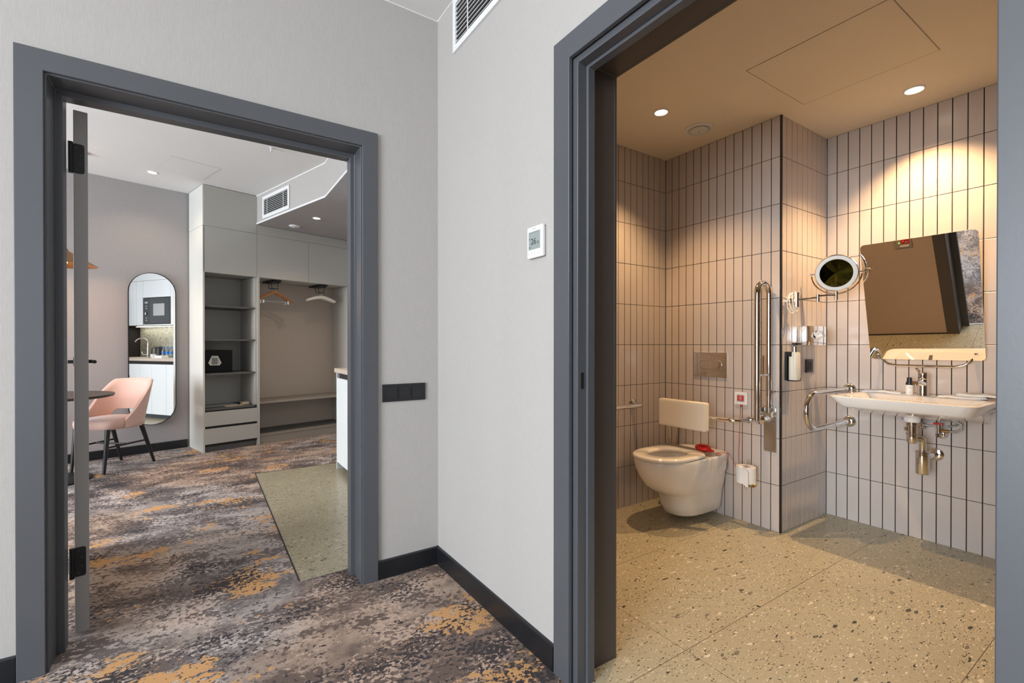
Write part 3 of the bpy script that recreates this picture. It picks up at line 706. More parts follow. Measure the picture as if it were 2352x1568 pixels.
# toilet roll on an upright pin
t = thing('toilet_roll', 'white toilet roll on an upright chrome pin low on the tiled wall', 'toilet roll', (2.905, 1.655, .29))
def cylring(r, z, n=36): return [(2.905 + r * math.cos(2 * math.pi * i / n), 1.655 + r * math.sin(2 * math.pi * i / n), z) for i in range(n)]
b = MB(); b.loft([cylring(.022, .297), cylring(.056, .297), cylring(.058, .299), cylring(.058, .398), cylring(.056, .400), cylring(.022, .400), cylring(.022, .297)], cap=False)
b.build('paper', M['tissue'], t)
b = MB()
b.plate((2.905 - .0585, 1.655 - .012, .298), (-.22, -.97, 0), (0, 0, 1), (-.97, .22, 0), [(0, 0), (.042, -.014), (.042, .085), (.012, .102), (0, .102)], .0012); b.build('loose_sheet', M['tissue'], t)
t2 = thing('toilet_roll_holder', 'small chrome toilet roll holder with round wall rosette under the white roll', 'toilet roll holder', (XT, 1.655, .27))
b = MB(); b.tube([(2.905, 1.655, .262), (2.905, 1.655, .425)], .0075, 14); b.lathe([(.012, 0), (.015, .003), (.012, .006)], (2.905, 1.655, .424), (0, 0, 1), 16); b.build('pin', M['chrome'], t2)
b = MB(); b.tube([(XT, 1.665, .268), (2.96, 1.66, .268), (2.905, 1.655, .268)], .011, 14); b.lathe([(.02, 0), (.02, .004), (.012, .01)], (2.905, 1.655, .290), (0, 0, -1), 20); b.lathe([(.024, 0), (.024, .006), (.012, .014)], (XT, 1.665, .268), (-1, 0, 0), 24); b.build('bracket', M['brass'], t2)
# toilet brush
t = thing('toilet_brush', 'chrome toilet brush in a slim round holder in the corner behind the toilet', 'toilet brush', (2.925, 2.265, .001))
b = MB(); c_ = (2.925, 2.262, 0); b.lathe([(.046, .001), (.046, .012), (.043, .014), (.043, .415), (.047, .417), (.047, .428), (.03, .433), (.012, .438)], c_); b.build('holder', M['chrome'], t)
b = MB(); b.lathe([(.0065, .41), (.0055, .62), (.009, .625), (.009, .66), (.004, .665)], c_, seg=14); b.build('handle', M['chrome'], t)
# rail on the left tiled wall
t = thing('grab_rail', 'straight chrome grab rail on the tiled wall left of the toilet', 'grab bar', (2.4, YL, .74))
b = MB(); zz = .746; pts = [(1.75, YL, zz), (1.75, 2.30, zz)] + [tuple(p) for p in arc((1.78, 2.29, zz), .03, 180, 270, 6, (1, 0, 0), (0, 1, 0))] + [(2.60, 2.26, zz)] + [tuple(p) for p in arc((2.60, 2.29, zz), .03, 270, 360, 6, (1, 0, 0), (0, 1, 0))] + [(2.63, YL, zz)]
b.tube(pts, .0155, 16); b.build('rail', M['chrome'], t)
for xx in (1.75, 2.63):
    b = MB(); b.lathe([(.038, 0), (.037, .008), (.028, .016), (.016, .02)], (xx, YL, zz), (0, -1, 0), 28); b.build('wall_flange', M['chrome'], t)

# ------------------------------------------------------------------ column side: shaving mirror, tissue box, soap, socket
t = thing('shaving_mirror', 'round swing arm shaving mirror with frosted ring on the column side', 'shaving mirror', (3.075, YC, 1.455))
zb = 1.455
b = MB(); b.lathe([(.030, 0), (.030, .012), (.024, .018), (.022, .05)], (3.085, YC, zb), (0, -1, 0), 28)
b.tube([(3.085, 1.435, zb - .042), (3.085, 1.435, zb + .048)], .0145, 20); b.build('wall_mount', M['chrome'], t)
j1 = Vector((3.190, 1.360, 1.470)); j2 = Vector((3.320, 1.311, 1.484))
b = MB(); b.tube([(3.085, 1.43, zb + .003), j1 + Vector((0, 0, .003))], .0055, 10); b.tube([j1 + Vector((0, 0, -.026)), j1 + Vector((0, 0, .022))], .0105, 16)
b.tube([j1 + Vector((0, 0, .012)), j2 + Vector((0, 0, .008))], .0055, 10); b.tube([j2 + Vector((0, 0, -.022)), j2 + Vector((0, 0, .030))], .0105, 16); b.build('swing_arm', M['chrome'], t)
mc = j2 + Vector((0, 0, .145)); nrm = Vector((-.90, -.37, -.24)).normalized(); uu = nrm.cross(Vector((0, 0, 1))).normalized(); vv = uu.cross(nrm).normalized()
if vv.z < 0: vv = -vv
b = MB(); b.lathe([(.0001, -.012), (.095, -.012), (.113, -.008), (.116, 0), (.113, .008), (.1105, .0095), (.109, .008)], mc, nrm, 56, cap=False); b.build('housing', M['chrome'], t)
b = MB(); b.lathe([(.109, .007), (.099, .0095), (.088, .009), (.0865, .006)], mc, nrm, 56, cap=False); b.build('light_ring', M['frost'], t)
b = MB(); b.lathe([(.0001, .0035), (.04, .0045), (.0868, .0075)], mc, nrm, 56, cap=False); b.build('mirror_glass', M['dark_reflection'], t)
b = MB(); yk = arc(mc, .131, 185, 355, 28, uu, vv); b.tube(yk, .0045, 10)
for sgn in (1, -1):
    b.tube([mc + uu * (.112 * sgn), mc + uu * (.142 * sgn)], .004, 10); b.lathe([(.0001, -.008), (.007, -.004), (.007, .004), (.0001, .008)], mc + uu * (.142 * sgn), tuple(uu), 14, cap=False)
b.tube([j2 + Vector((0, 0, .02)), mc - vv * .127], .008, 12); b.build('yoke', M['chrome'], t)
b = MB(); rnd = random.Random(3)
for k in range(4):
    cc = Vector((3.052 + .004 * k, 1.448 - .006 * k, zb - .012 + .004 * k)); pts = [cc + Vector((.032 * math.cos(a) , -.012 * math.cos(a + k), .060 * math.sin(a) - .008)) for a in [2 * math.pi * i / 22 for i in range(23)]]
    b.tube(pts, .0032, 8, cap=False)
pts = [(3.07, 1.44, zb + .01), (3.10, 1.442, zb - .03), (3.118, 1.45, zb - .07), (3.125, 1.455, zb - .12), (3.150, 1.462, zb - .16), (3.19, 1.468, zb - .19)]
b.tube(pts, .0032, 8); b.build('power_cord', M['cord'], t)

t = thing('tissue_box', 'polished chrome tissue box on the column side beside the shaving mirror', 'tissue box', (3.32, YC, 1.174))
b = MB(); b.box((3.206, 1.420, 1.176), (3.448, YC, 1.300), .0025); b.build('casing', M['chrome'], t)
b = MB(); b.plate((3.325, 1.4195, 1.238), (1, 0, 0), (0, 0, 1), (0, -1, 0), rrect(.11, .028, .0139, 6), .0008); b.build('slot', M['void'], t)
b = MB(); rings = []
for i, (r_, d_) in enumerate(((.045, 0), (.040, -.012), (.022, -.026), (.016, -.034))):
    rings.append([(3.325 + r_ * (1.0 + .25 * math.sin(5 * a + i)) * math.cos(a), 1.418 + d_ + .004 * math.sin(3 * a), 1.238 + (.012 + r_ * .32) * math.sin(a) * (1 + .3 * math.cos(4 * a + i)) + i * .002) for a in [2 * math.pi * k / 24 for k in range(24)]])
b.loft(rings); b.build('tissue', M['tissue'], t)
t = thing('soap_dispenser', 'wall mounted pump bottle of milky soap in a black bracket', 'soap dispenser', (3.10, YC, .953))
b = MB(); b.box((3.052, 1.478, .955), (3.122, YC, 1.135), .003); b.box((3.056, 1.425, .951), (3.122, 1.480, .958), .003); b.box((3.054, 1.450, 1.105), (3.062, 1.480, 1.133), .002); b.box((3.114, 1.424, .955), (3.121, 1.452, .975), .002); b.build('bracket', M['black'], t)
b = MB(); rp = lambda s_, z: [(3.088 + x * s_, 1.448 + y * s_, z) for x, y in rrect(.062, .052, .016, 5)]
b.loft([rp(.93, .958), rp(1, .962), rp(1, 1.118), rp(.9, 1.130), rp(.45, 1.134)]); sb = b.build('bottle', M['soapbottle'], t)
b = MB(); b.lathe([(.014, 1.130), (.014, 1.168), (.010, 1.170)], (3.088, 1.448, 0), seg=20); b.build('pump_collar', M['steel'], t)
b = MB(); b.lathe([(.005, 1.168), (.005, 1.180), (.013, 1.180), (.013, 1.190), (.006, 1.191)], (3.088, 1.448, 0), seg=18); b.tube([(3.088, 1.448, 1.185), (3.082, 1.410, 1.184)], .005, 10); b.build('pump_head', M['black'], t)
t = thing('wall_socket', 'black square wall socket beside the soap dispenser', 'socket', (3.362, YC, .99))
b = MB(); b.box((3.318, YC - .012, .995), (3.405, YC, 1.082), .002); b.build('socket_plate', M['black'], t)
b = MB(); b.box((3.332, YC - .0145, 1.009), (3.391, YC - .010, 1.068), .0015); b.build('socket_cover', M['blackmetal'], t)
b = MB(); b.box((3.359, YC - .0160, 1.018), (3.364, YC - .0140, 1.060)); b.build('cover_grip', M['void'], t)

# ------------------------------------------------------------------ basin and its fittings
def basin():
    t = thing('washbasin', 'wide white ceramic washbasin on the tiled wall beneath the tilted mirror', 'washbasin', (XS, .95, .75))
    cy, cx = .943, 3.352
    def rg(x0, x1, y0, y1, z, r, n=8):
        pts = []
        for (sx, sy, a) in ((1, 1, 0), (-1, 1, 90), (-1, -1, 180), (1, -1, 270)):
            rr_ = r if sx < 0 else .004
            for i in range(n + 1):
                q = R(a + 90 * i / n); X_ = (x1 if sx > 0 else x0); Y_ = (y1 if sy > 0 else y0)
                pts.append((X_ - sx * rr_ + rr_ * math.cos(q), Y_ - sy * rr_ + rr_ * math.sin(q), z))
        return pts
    b = MB()
    rings = [rg(3.36, XS, .76, 1.12, .765, .10), rg(3.28, XS, .72, 1.16, .774, .10), rg(3.135, XS, .66, 1.216, .812, .07), rg(3.116, XS, .650, 1.226, .8185, .06), rg(3.110, XS, .646, 1.231, .824, .058), rg(3.082, XS, .622, 1.264, .872, .055), rg(3.082, XS, .620, 1.266, .877, .05), rg(3.090, XS, .628, 1.258, .880, .045),
             rg(3.125, 3.490, .685, 1.205, .880, .07), rg(3.135, 3.480, .695, 1.195, .874, .07), rg(3.165, 3.465, .73, 1.16, .825, .09), rg(3.22, 3.44, .79, 1.10, .800, .09)]
    # make back of inner rings rounded too
    b.loft(rings, True); b.build('bowl', M['ceramic'], t, ang=40)
    b = MB(); b.loft([[(x_, yv, z_) for x_, z_ in ((XS, .742), (XS - .05, .745), (XS - .17, .79), (XS - .17, .815), (XS, .815))] for yv in (.675, .745)], smooth=False); b.build('support_bracket', M['ceramic'], t)
    b = MB(); b.box((XS - .16, 1.19, .76), (XS, 1.215, .80), .008); b.build('support_bracket', M['ceramic'], t)
    b = MB(); b.lathe([(.011, 0), (.0135, .001), (.0135, .004), (.006, .004)], (3.479, .943, .860), (-1, 0, -.15), 20); b.build('overflow_ring', M['chrome'], t)
    b = MB(); b.lathe([(.028, .001), (.028, .004), (.015, .006)], (3.35, .943, .800), (0, 0, 1), 24); b.build('waste_plug', M['chrome'], t)
    return t
basin()
t = thing('basin_tap', 'chrome single lever mixer tap at the back of the washbasin', 'tap', (3.53, .943, .880))
fx_, fy = 3.535, .943
b = MB(); b.lathe([(.0275, .880), (.026, .885), (.0245, .93), (.024, .975)], (fx_, fy, 0), seg=28); b.build('body', M['chrome'], t)
b = MB()
b.loft([[(fx_ - .012 - d_, fy + y * s_, z0 + z * s_) for y, z in rrect(.040, .026, .010, 5)] for d_, z0, s_ in ((0, .948, 1), (.05, .958, .95), (.095, .962, .85), (.118, .960, .72))]); b.lathe([(.010, 0), (.010, .012)], (fx_ - .118, fy, .944), (0, 0, 1), 18); b.build('spout', M['chrome'], t)
b = MB(); b.lathe([(.024, .977), (.025, .982), (.0245, 1.008), (.018, 1.016), (.006, 1.018)], (fx_, fy, 0), seg=28)
b.loft([[(fx_ - d_, fy + .004 + y * s_, z0 + z * s_) for y, z in rrect(.022, .008, .0035, 4)] for d_, z0, s_ in ((-.005, 1.006, 1), (.035, 1.018, .9), (.075, 1.035, .8), (.088, 1.041, .7))]); b.build('lever', M['chrome'], t)
t = thing('soap_bottle', 'small white toiletry bottle with black spray cap beside the basin tap', 'bottle', (3.46, .99, .8805))
bx_, by_ = 3.515, 1.000
b = MB(); b.lathe([(.0165, .8805), (.018, .883), (.018, .936), (.016, .941), (.008, .942)], (bx_, by_, 0), seg=24); bo = b.build('bottle_body', M['white'], t)
b = MB(); b.lathe([(.0175, .940), (.0175, .954), (.013, .956), (.0115, .982), (.009, .984)], (bx_, by_, 0), seg=24); b.build('spray_cap', M['black'], t)
fd = Vector((-.93, -.36, 0)).normalized(); fu = Vector((-fd.y, fd.x, 0)); fu = -fu if fu.y > 0 else fu
tb = text_mb('88', .012, Vector((bx_, by_, .926)) + fd * .0178, fu, (0, 0, 1), .0006); 
for k, (hw, zz) in enumerate(((.0075, .917), (.006, .899), (.005, .896))):
    p = Vector((bx_, by_, zz)) + fd * .0181; tb.plate(p, fu, (0, 0, 1), fd, [(-hw, 0), (hw, 0), (hw, .0011), (-hw, .0011)], .0002)
tb.build('bottle_label', M['greyprint'], bo)
# folded thin packets on the basin back ledge
def packet(name, label, pts, z, th=.009):
    b = MB(); n = len(pts); c = Vector((sum(p[0] for p in pts) / n, sum(p[1] for p in pts) / n, 0))
    def rg_(s_, zz): return [(c.x + (x - c.x) * s_, c.y + (y - c.y) * s_, zz + (.003 * math.sin(9 * x + 40 * y))) for x, y in pts]
    b.loft([rg_(1, z + .003), rg_(1, z + .004), rg_(.93, z + th + .004), rg_(.6, z + th + .007)]); return tag(b.build(name, M['tissue'], ang=60), label, 'towel')
def rot_rect(cx, cy, w_, h_, a, k=5):
    p = []; a = R(a)
    for s_ in ((-1, -1, 1, -1), (1, -1, 1, 1), (1, 1, -1, 1), (-1, 1, -1, -1)):
        for i in range(k):
            f_ = i / k; x = (s_[0] + (s_[2] - s_[0]) * f_) * w_ / 2; y = (s_[1] + (s_[3] - s_[1]) * f_) * h_ / 2
            p.append((cx + x * math.cos(a) - y * math.sin(a), cy + x * math.sin(a) + y * math.cos(a)))
    return p
packet('paper_towel', 'thin folded white towel on the basin ledge left of the tap', rot_rect(3.555, 1.145, .085, .20, 6), .878)
packet('paper_towel', 'thin folded white towel on the basin ledge right of the tap, lower of the pair', rot_rect(3.535, .775, .09, .20, 12), .878)
packet('paper_towel', 'thin folded white towel on the basin ledge right of the tap, upper of the pair', rot_rect(3.550, .705, .09, .17, -8), .8925)
# trap under the basin
t = thing('bottle_trap', 'chrome bottle trap hanging below the washbasin', 'drain trap', (3.42, .93, .42))
b = MB(); b.lathe([(.036, .775), (.040, .77), (.038, .742), (.034, .735)], (3.40, .955, 0), seg=28); b.build('collar', M['ceramic'], t)
b = MB(); b.lathe([(.030, .736), (.030, .718), (.026, .715), (.026, .672), (.029, .670), (.029, .664), (.026, .662), (.026, .622), (.022, .615)], (3.40, .955, 0), seg=24)
b.tube([(3.38, .985, .695), (3.385, .975, .695)], .012, 14); b.build('waste_pipe', M['chrome'], t)
b = MB(); b.tube([(3.40, .955, .640), (3.42, .930, .644), (3.435, .918, .640), (3.445, .920, .620), (3.445, .920, .545)], .017, 18); b.lathe([(.020, .575), (.022, .572), (.022, .562), (.020, .56)], (3.445, .920, 0), seg=22); b.build('swan_neck', M['chrome'], t)
b = MB(); b.lathe([(.030, .438), (.032, .442), (.032, .555), (.034, .557), (.034, .567), (.020, .570)], (3.445, .920, 0), seg=28); b.build('trap_cup', M['chrome'], t)
b = MB(); b.tube([(3.455, .920, .53), (XS, .905, .53)], .016, 16); b.lathe([(.038, 0), (.037, .006), (.022, .014)], (XS, .905, .53), (-1, 0, 0), 28); b.build('outlet_pipe', M['chrome'], t)
# angle valves and hoses
for k, (yy, hm, lab) in enumerate(((.878, 'red', 'chrome angle valve with a red handle and braided hose below the basin'),)):
    t = thing('angle_valve', lab, 'valve', (XS, yy, .64))
    b = MB(); b.lathe([(.030, 0), (.029, .012), (.020, .026), (.010, .03)], (XS, yy, .655), (-1, 0, 0), 26); b.tube([(XS, yy, .655), (3.55, yy, .655)], .012, 14)
    b.tube([(3.565, yy, .65), (3.565, yy, .715)], .013, 16); b.build('valve_body', M['chrome'], t)
    b = MB(); b.tube([(3.565, yy - .005, .680), (3.565, yy - .045, .680)], .009, 12); b.build('hose_nut', M['brass'], t)
    b = MB(); b.box((3.552, yy - .018, .716), (3.578, yy + .024, .724), .002); b.build('valve_handle', M['red'], t)
    b = MB(); b.tube([(3.565, yy - .04, .680), (3.565, yy - .07, .682), (3.565, yy - .095, .700), (3.565, yy - .095, .730), (3.565, yy - .06, .745), (3.555, yy - .01, .742), (3.54, .93, .77)], .0055, 10)
    b.build('hose', M['hose'], t)
t = thing('angle_valve', 'partly hidden angle valve with a blue handle behind the chrome trap', 'valve', (XS, 1.01, .70))
b = MB(); b.lathe([(.026, 0), (.02, .02), (.01, .03)], (XS, .965, .69), (-1, 0, 0), 22); b.tube([(XS, .965, .69), (3.57, .965, .69)], .011, 12); b.tube([(3.58, .965, .68), (3.58, .965, .722)], .011, 12); b.build('valve_body', M['chrome'], t)
b = MB(); b.box((3.567, .958, .722), (3.592, 1.052, .730), .002); b.build('valve_handle', M['blue'], t)
b = MB(); b.tube([(3.58, .96, .70), (3.59, .92, .70), (3.60, .86, .70), (3.60, .81, .715), (3.60, .80, .74), (3.58, .83, .755), (3.55, .90, .765)], .0055, 10); b.build('hose', M['hose'], t)
# curved grab rail beside the basin
t = thing('basin_grab_rail', 'curved chrome U shaped grab rail on the left side of the washbasin', 'grab bar', (XS, 1.349, .66))
zc = .7735; rr_ = .1085; yr = 1.349
b = MB(); pts = [(XS, yr, zc + rr_), (3.13, yr, zc + rr_)] + [tuple(p) for p in arc((3.13, yr, zc), rr_, 90, 270, 18, (1, 0, 0), (0, 0, 1))][1:-1] + [(3.13, yr, zc - rr_), (XS, yr, zc - rr_)]
b.tube(pts, .0165, 20); b.build('rail', M['chrome'], t)
for zz in (zc + rr_, zc - rr_):
    b = MB(); b.lathe([(.040, 0), (.039, .006), (.030, .016), (.0165, .022)], (XS, yr, zz), (-1, 0, 0), 30); b.build('wall_flange', M['chrome'], t)

# tilted mirror over the basin
t = thing('tilting_mirror', 'large rounded rectangular tilting mirror above the washbasin', 'mirror', (XS, .95, 1.05))
TI = R(15.0); YW = Matrix.Rotation(R(1.3), 3, 'Z'); bo_ = Vector((3.580, .950, 1.090)); up_ = YW @ Vector((-math.sin(TI), 0, math.cos(TI))); mn = YW @ Vector((-math.cos(TI), 0, -math.sin(TI))); hz_ = YW @ Vector((0, 1, 0))
Hm = .725; outl = rrect(.525, Hm, .022, 6, 0, Hm / 2)
b = MB(); b.plate(bo_, hz_, up_, mn, outl, .0015); b.build('mirror_glass', M['mirror'], t)
b = MB(); b.plate(bo_ - mn * .005, hz_, up_, mn, outl, .0045); b.build('back_panel', M['white'], t)
b = MB()
y0_, y1_ = 1.155, .745
pc = lambda y, z, x=XS - .02: (x, y, z)
b.tube([(XS - .03, y0_, 1.33), (XS - .03, y0_, 1.16), (XS - .034, y0_ + .008, 1.11), (XS - .045, y0_ - .005, 1.082), (XS - .05, y0_ - .03, 1.062), (XS - .052, y0_ - .07, 1.052), (XS - .052, y1_ + .07, 1.052), (XS - .05, y1_ + .03, 1.062), (XS - .045, y1_ + .005, 1.082), (XS - .034, y1_ - .008, 1.11), (XS - .03, y1_, 1.16), (XS - .03, y1_, 1.33)], .007, 12)
for yy in (y0_, y1_):
    b.tube([(XS, yy, 1.33), (XS - .03, yy, 1.33)], .009, 12); b.tube([(XS, yy, 1.16), (XS - .03, yy, 1.16)], .009, 12)
b.build('support_rod', M['chrome'], t)
for yy in (1.175, .725):
    pp_ = bo_ + hz_ * (yy - .95) + up_ * .035
    b = MB(); b.lathe([(.009, 0), (.008, .004), (.0001, .005)], pp_ + mn * .0015, mn, 18, cap=False); b.build('fixing_screw', M['chrome'], t)

# nurse call panel seen in the mirror
t = thing('call_panel', 'grey panel with a red call button and green light seen in the basin mirror', 'call panel', (XB2, 1.54, .95))
x0 = XB2 + .004; py_, pz_ = 1.545, 1.00
b = MB(); b.box((x0, py_ - .068, pz_ - .048), (x0 + .010, py_ + .068, pz_ + .048), .003); b.build('panel_plate', M['bench'], t)
b = MB(); b.box((x0 + .010, py_ - .052, pz_ - .008), (x0 + .012, py_ + .010, pz_ + .036), .0008, 1); b.build('red_button', M['red'], t)
b = MB(); b.lathe([(.009, 0), (.009, .0008), (.006, .0008), (.006, 0)], (x0 + .012, py_ - .030, pz_ + .008), (1, 0, 0), 18); b.lathe([(.007, 0), (.007, .0008), (.0001, .0008)], (x0 + .012, py_ - .006, pz_ + .02), (1, 0, 0), 3, cap=False); b.build('button_symbol', M['white'], t)
b = MB(); b.box((x0 + .010, py_ + .012, pz_ - .008), (x0 + .012, py_ + .046, pz_ + .032), .0008, 1); b.build('grey_button', M['bath_wall'], t)
b = MB(); b.lathe([(.006, 0), (.006, .002), (.0001, .003)], (x0 + .012, py_ + .026, pz_ + .006), (1, 0, 0), 16, cap=False); b.build('indicator_light', M['green'], t)
b = MB(); b.box((x0 + .010, py_ - .045, pz_ - .036), (x0 + .0115, py_ + .022, pz_ - .018)); b.build('text_strip', M['white'], t)

# ------------------------------------------------------------------ far room: wardrobe
WL = Matrix.Translation(W0) @ Matrix.Rotation(A, 4, 'Z')
wd = thing('wardrobe', 'tall grey built-in wardrobe with open shelves, drawers and hanging bay', 'wardrobe', tuple(W0), A)
# local: x along the front, y depth into the wall, z up
DPT = .495; X1, X2, X3 = .549, .578, 1.745
def part(name, boxes, m, parent=wd, bev=.0008, label=None):
    b = MB()
    for bx_ in boxes: b.box(*bx_)
    return b.build(name, m, parent, world=False, bev=bev, bseg=1, label=label)
part('side_panel', [((0, 0, 0), (.018, DPT, 2.474)), ], M['cabside']); part('side_panel', [((0, 0, 2.4765), (.018, DPT, CH - .004))], M['cabside'])
part('side_panel', [((X1 + .003, .0, 0), (X2, DPT, 1.972))], M['cabinet']); part('side_panel', [((X3 - .02, .02, 0), (X3, DPT, 1.972))], M['cabinet'])
part('back_panel', [((.018, DPT - .02, .05), (X1, DPT - .002, 1.972))], M['cabin'])
part('back_panel', [((X2, DPT - .02, .0), (X3 - .02, DPT - .002, 1.972))], M['cabback'])
part('top_box', [((.018, .022, 1.974), (X3, DPT, 2.58)), ((.018, .022, 2.58), (X1, DPT, CH - .006)), ((X1 + .003, .008, 2.4765), (X3, .022, SOF - .002))], M['cabinet'])
part('door', [((.019, 0, 2.4765), (X1 - .001, .018, CH - .005))], M['cabinet']); part('door', [((.004, 0, 1.970), (X1 - .001, .018, 2.474))], M['cabinet'])
part('door', [((X1 + .002, 0, 1.970), (1.1615, .018, 2.474))], M['cabinet']); part('door', [((1.1645, 0, 1.970), (X3, .018, 2.474))], M['cabinet'])
part('filler_panel', [((X1 + .002, 0, 2.4765), (X3, .008, SOF - .002))], M['cabinet'])
part('inner_panel', [((X1 - .017, .02, .476), (X1 + .002, DPT - .02, 1.968))], M['cabinet'])
for z in (1.613, 1.241, .864): part('shelf', [((.018, .012, z - .02), (X1 - .017, DPT - .02, z))], M['shelfdark'])
part('shelf', [((.018, .012, .455), (X1 - .017, DPT - .02, .476))], M['shelfdark'])
part('drawer', [((.010, -.001, .284), (X1 + .002, .017, .440))], M['cabinet']); part('drawer', [((.010, -.001, .088), (X1 + .002, .017, .257))], M['cabinet'])
part('drawer_recess', [((.018, .02, .06), (X1, .03, .455))], M['gap']); part('plinth', [((.018, .035, 0), (X1, .05, .088))], M['shelfdark'])
part('bench_shelf', [((X2, .03, .478), (X3 - .02, DPT - .02, .503))], M['bench']); part('low_shelf', [((X2, .02, .098), (X3 - .02, DPT - .02, .115))], M['bench']); part('low_shelf_mat', [((X2 + .002, .10, .115), (X3 - .022, DPT - .02, .118))], M['shelfdark'])
part('plinth', [((X2, .03, 0), (X3 - .02, .045, .098))], M['bench'])
# valet rails and hangers
def WP(x, y, z): return WL @ Vector((x, y, z))
def hook(x, label):
    t = thing('valet_rail', label, 'clothes rail', tuple(WP(x, .24, 1.90)), A, group=None)
    O = WL @ Matrix.Translation((x, .24, 1.972))
    b = MB(O); b.box((-.05, -.15, -.022), (.05, .17, -.002)); b.box((-.06, -.13, -.034), (.04, .05, -.022)); b.build('runner', M['black'], t)
    b = MB(O)
    b.tube([(.035, -.09, -.03), (.020, -.10, -.105)], .004, 8); b.tube([(-.045, -.07, -.03), (-.035, -.09, -.105)], .004, 8); b.tube([(-.045, -.09, -.105), (.03, -.10, -.105)], .006, 8); b.tube([(-.03, .04, -.03), (-.028, .02, -.098)], .004, 8); b.tube([(-.035, -.09, -.105), (-.028, .02, -.098)], .004, 8); b.build('pull_bar', M['black'], t)
hook(.815, 'black pull-out valet rail above the wooden hangers'); hook(1.41, 'black pull-out valet rail above the white satin hangers')
def hanger(x, y, z, kind, rz, label):
    T_ = WL @ Matrix.Translation((x, y, z)) @ Matrix.Rotation(rz, 4, 'Z')
    t = thing('clothes_hanger', label, 'hanger', tuple(T_.translation), A + rz)
    hw = .215
    b = MB(T_)
    if kind == 'wood':
        for s_ in (1, -1):
            rings = []
            for i in range(9):
                f_ = i / 8; xx = s_ * hw * f_; zz = -.012 - .115 * f_ ** 1.25; hh = .026 - .006 * f_; dd = .011 + .007 * f_
                rings.append([(xx, -dd / 2 * math.cos(2 * math.pi * k / 12) * 1.6, zz + hh / 2 * math.sin(2 * math.pi * k / 12)) for k in range(12)])
            b.loft(rings)
        b.build('hanger_body', M['wood'], t)
        b = MB(T_); b.tube([(-.17, 0, -.125), (.17, 0, -.125)], .002, 8)
        b.build('clip_bar', M['chrome'], t)
        for s_ in (-.15, .15):
            b = MB(T_); b.box((s_ - .012, -.010, -.155), (s_ + .012, .010, -.115), .004); b.build('clip', M['chrome'], t)
    else:
        for s_ in (1, -1):
            rings = []
            for i in range(9):
                f_ = i / 8; xx = s_ * .19 * f_; zz = -.012 - .050 * f_ ** 1.5; rr = .022 * (1 - .35 * f_ ** 3)
                rings.append([(xx, -rr * math.cos(2 * math.pi * k / 12) * .8, zz + rr * math.sin(2 * math.pi * k / 12)) for k in range(12)])
            b.loft(rings)
        b.build('hanger_body', M['satin'], t)
    b = MB(T_); b.tube([(0, 0, -.01), (0, 0, .035)] + [(.014 - .014 * math.cos(a) - .0, 0, .035 + .022 * math.sin(a)) for a in [math.pi * k / 8 for k in range(1, 9)]], .002, 8); b.build('hook', M['chrome'], t)
hanger(.815, .14, 1.838, 'wood', R(3), 'wooden clothes hanger with metal clips, front one under the left rail')
hanger(.800, .20, 1.838, 'wood', R(3), 'wooden clothes hanger just behind the front wooden one')
hanger(1.405, .14, 1.822, 'satin', R(0), 'white satin padded hanger, front one under the right rail')
hanger(1.415, .21, 1.822, 'satin', R(0), 'white satin padded hanger behind the front satin one')
# safe
t = thing('safe', 'black electronic safe with a hexagonal keypad on the open shelf', 'safe', tuple(WP(.17, .25, .864)), A)
b = MB(WL); b.box((.030, .075, .8645), (.312, .36, 1.118), .004); b.build('safe_body', mat('safe_black', (13, 13, 15), .6, spec=.2), t)
hx_ = [(.052, .0), (.028, .050), (-.028, .050), (-.066, -.028), (-.048, -.050), (.048, -.050), (.066, -.028)]
hx_ = [(.030, .055), (-.030, .055), (-.064, -.022), (-.046, -.05), (.046, -.05), (.064, -.022)]
b = MB(WL); oo = Vector((.135, .0745, .998)); o_r = [oo + Vector((x, 0, z)) for x, z in hx_]; i_r = [oo + Vector((x * .90, 0, z * .90)) for x, z in hx_]
b.loft([o_r, [p + Vector((0, -.003, 0)) for p in o_r], [p + Vector((0, -.003, 0)) for p in i_r], i_r], smooth=False); b.build('keypad_rim', M['frost'], t)
b = MB(WL)
for i in range(3):
    for j in range(4): b.box((oo.x - .024 + i * .018, .0725, oo.z - .035 + j * .017), (oo.x - .012 + i * .018, .0745, oo.z - .025 + j * .017))
b.build('keypad', M['ink'], t)
def small(name, label, cat, boxes, m, bev=.001):
    b = MB(WL)
    for q in boxes: b.box(*q)
    return tag(b.build(name, m, bev=bev, bseg=1), label, cat)
small('small_box', 'small white and tan box at the right of the lowest open shelf', 'box', [((.432, .13, .4765), (.512, .20, .505))], M['brochure'])
small('brochure', 'flat tan brochure on the lowest open wardrobe shelf, left one', 'brochure', [((.245, .05, .4765), (.335, .15, .480))], M['brochure'])
small('brochure', 'flat tan brochure beside the small box on the lowest open shelf', 'brochure', [((.345, .06, .4765), (.425, .15, .480))], M['brochure'])
small('laundry_bag', 'flat folded grey laundry bag spread on the lowest open shelf', 'bag', [((.06, .18, .4765), (.40, .40, .484))], M['greyprint'])

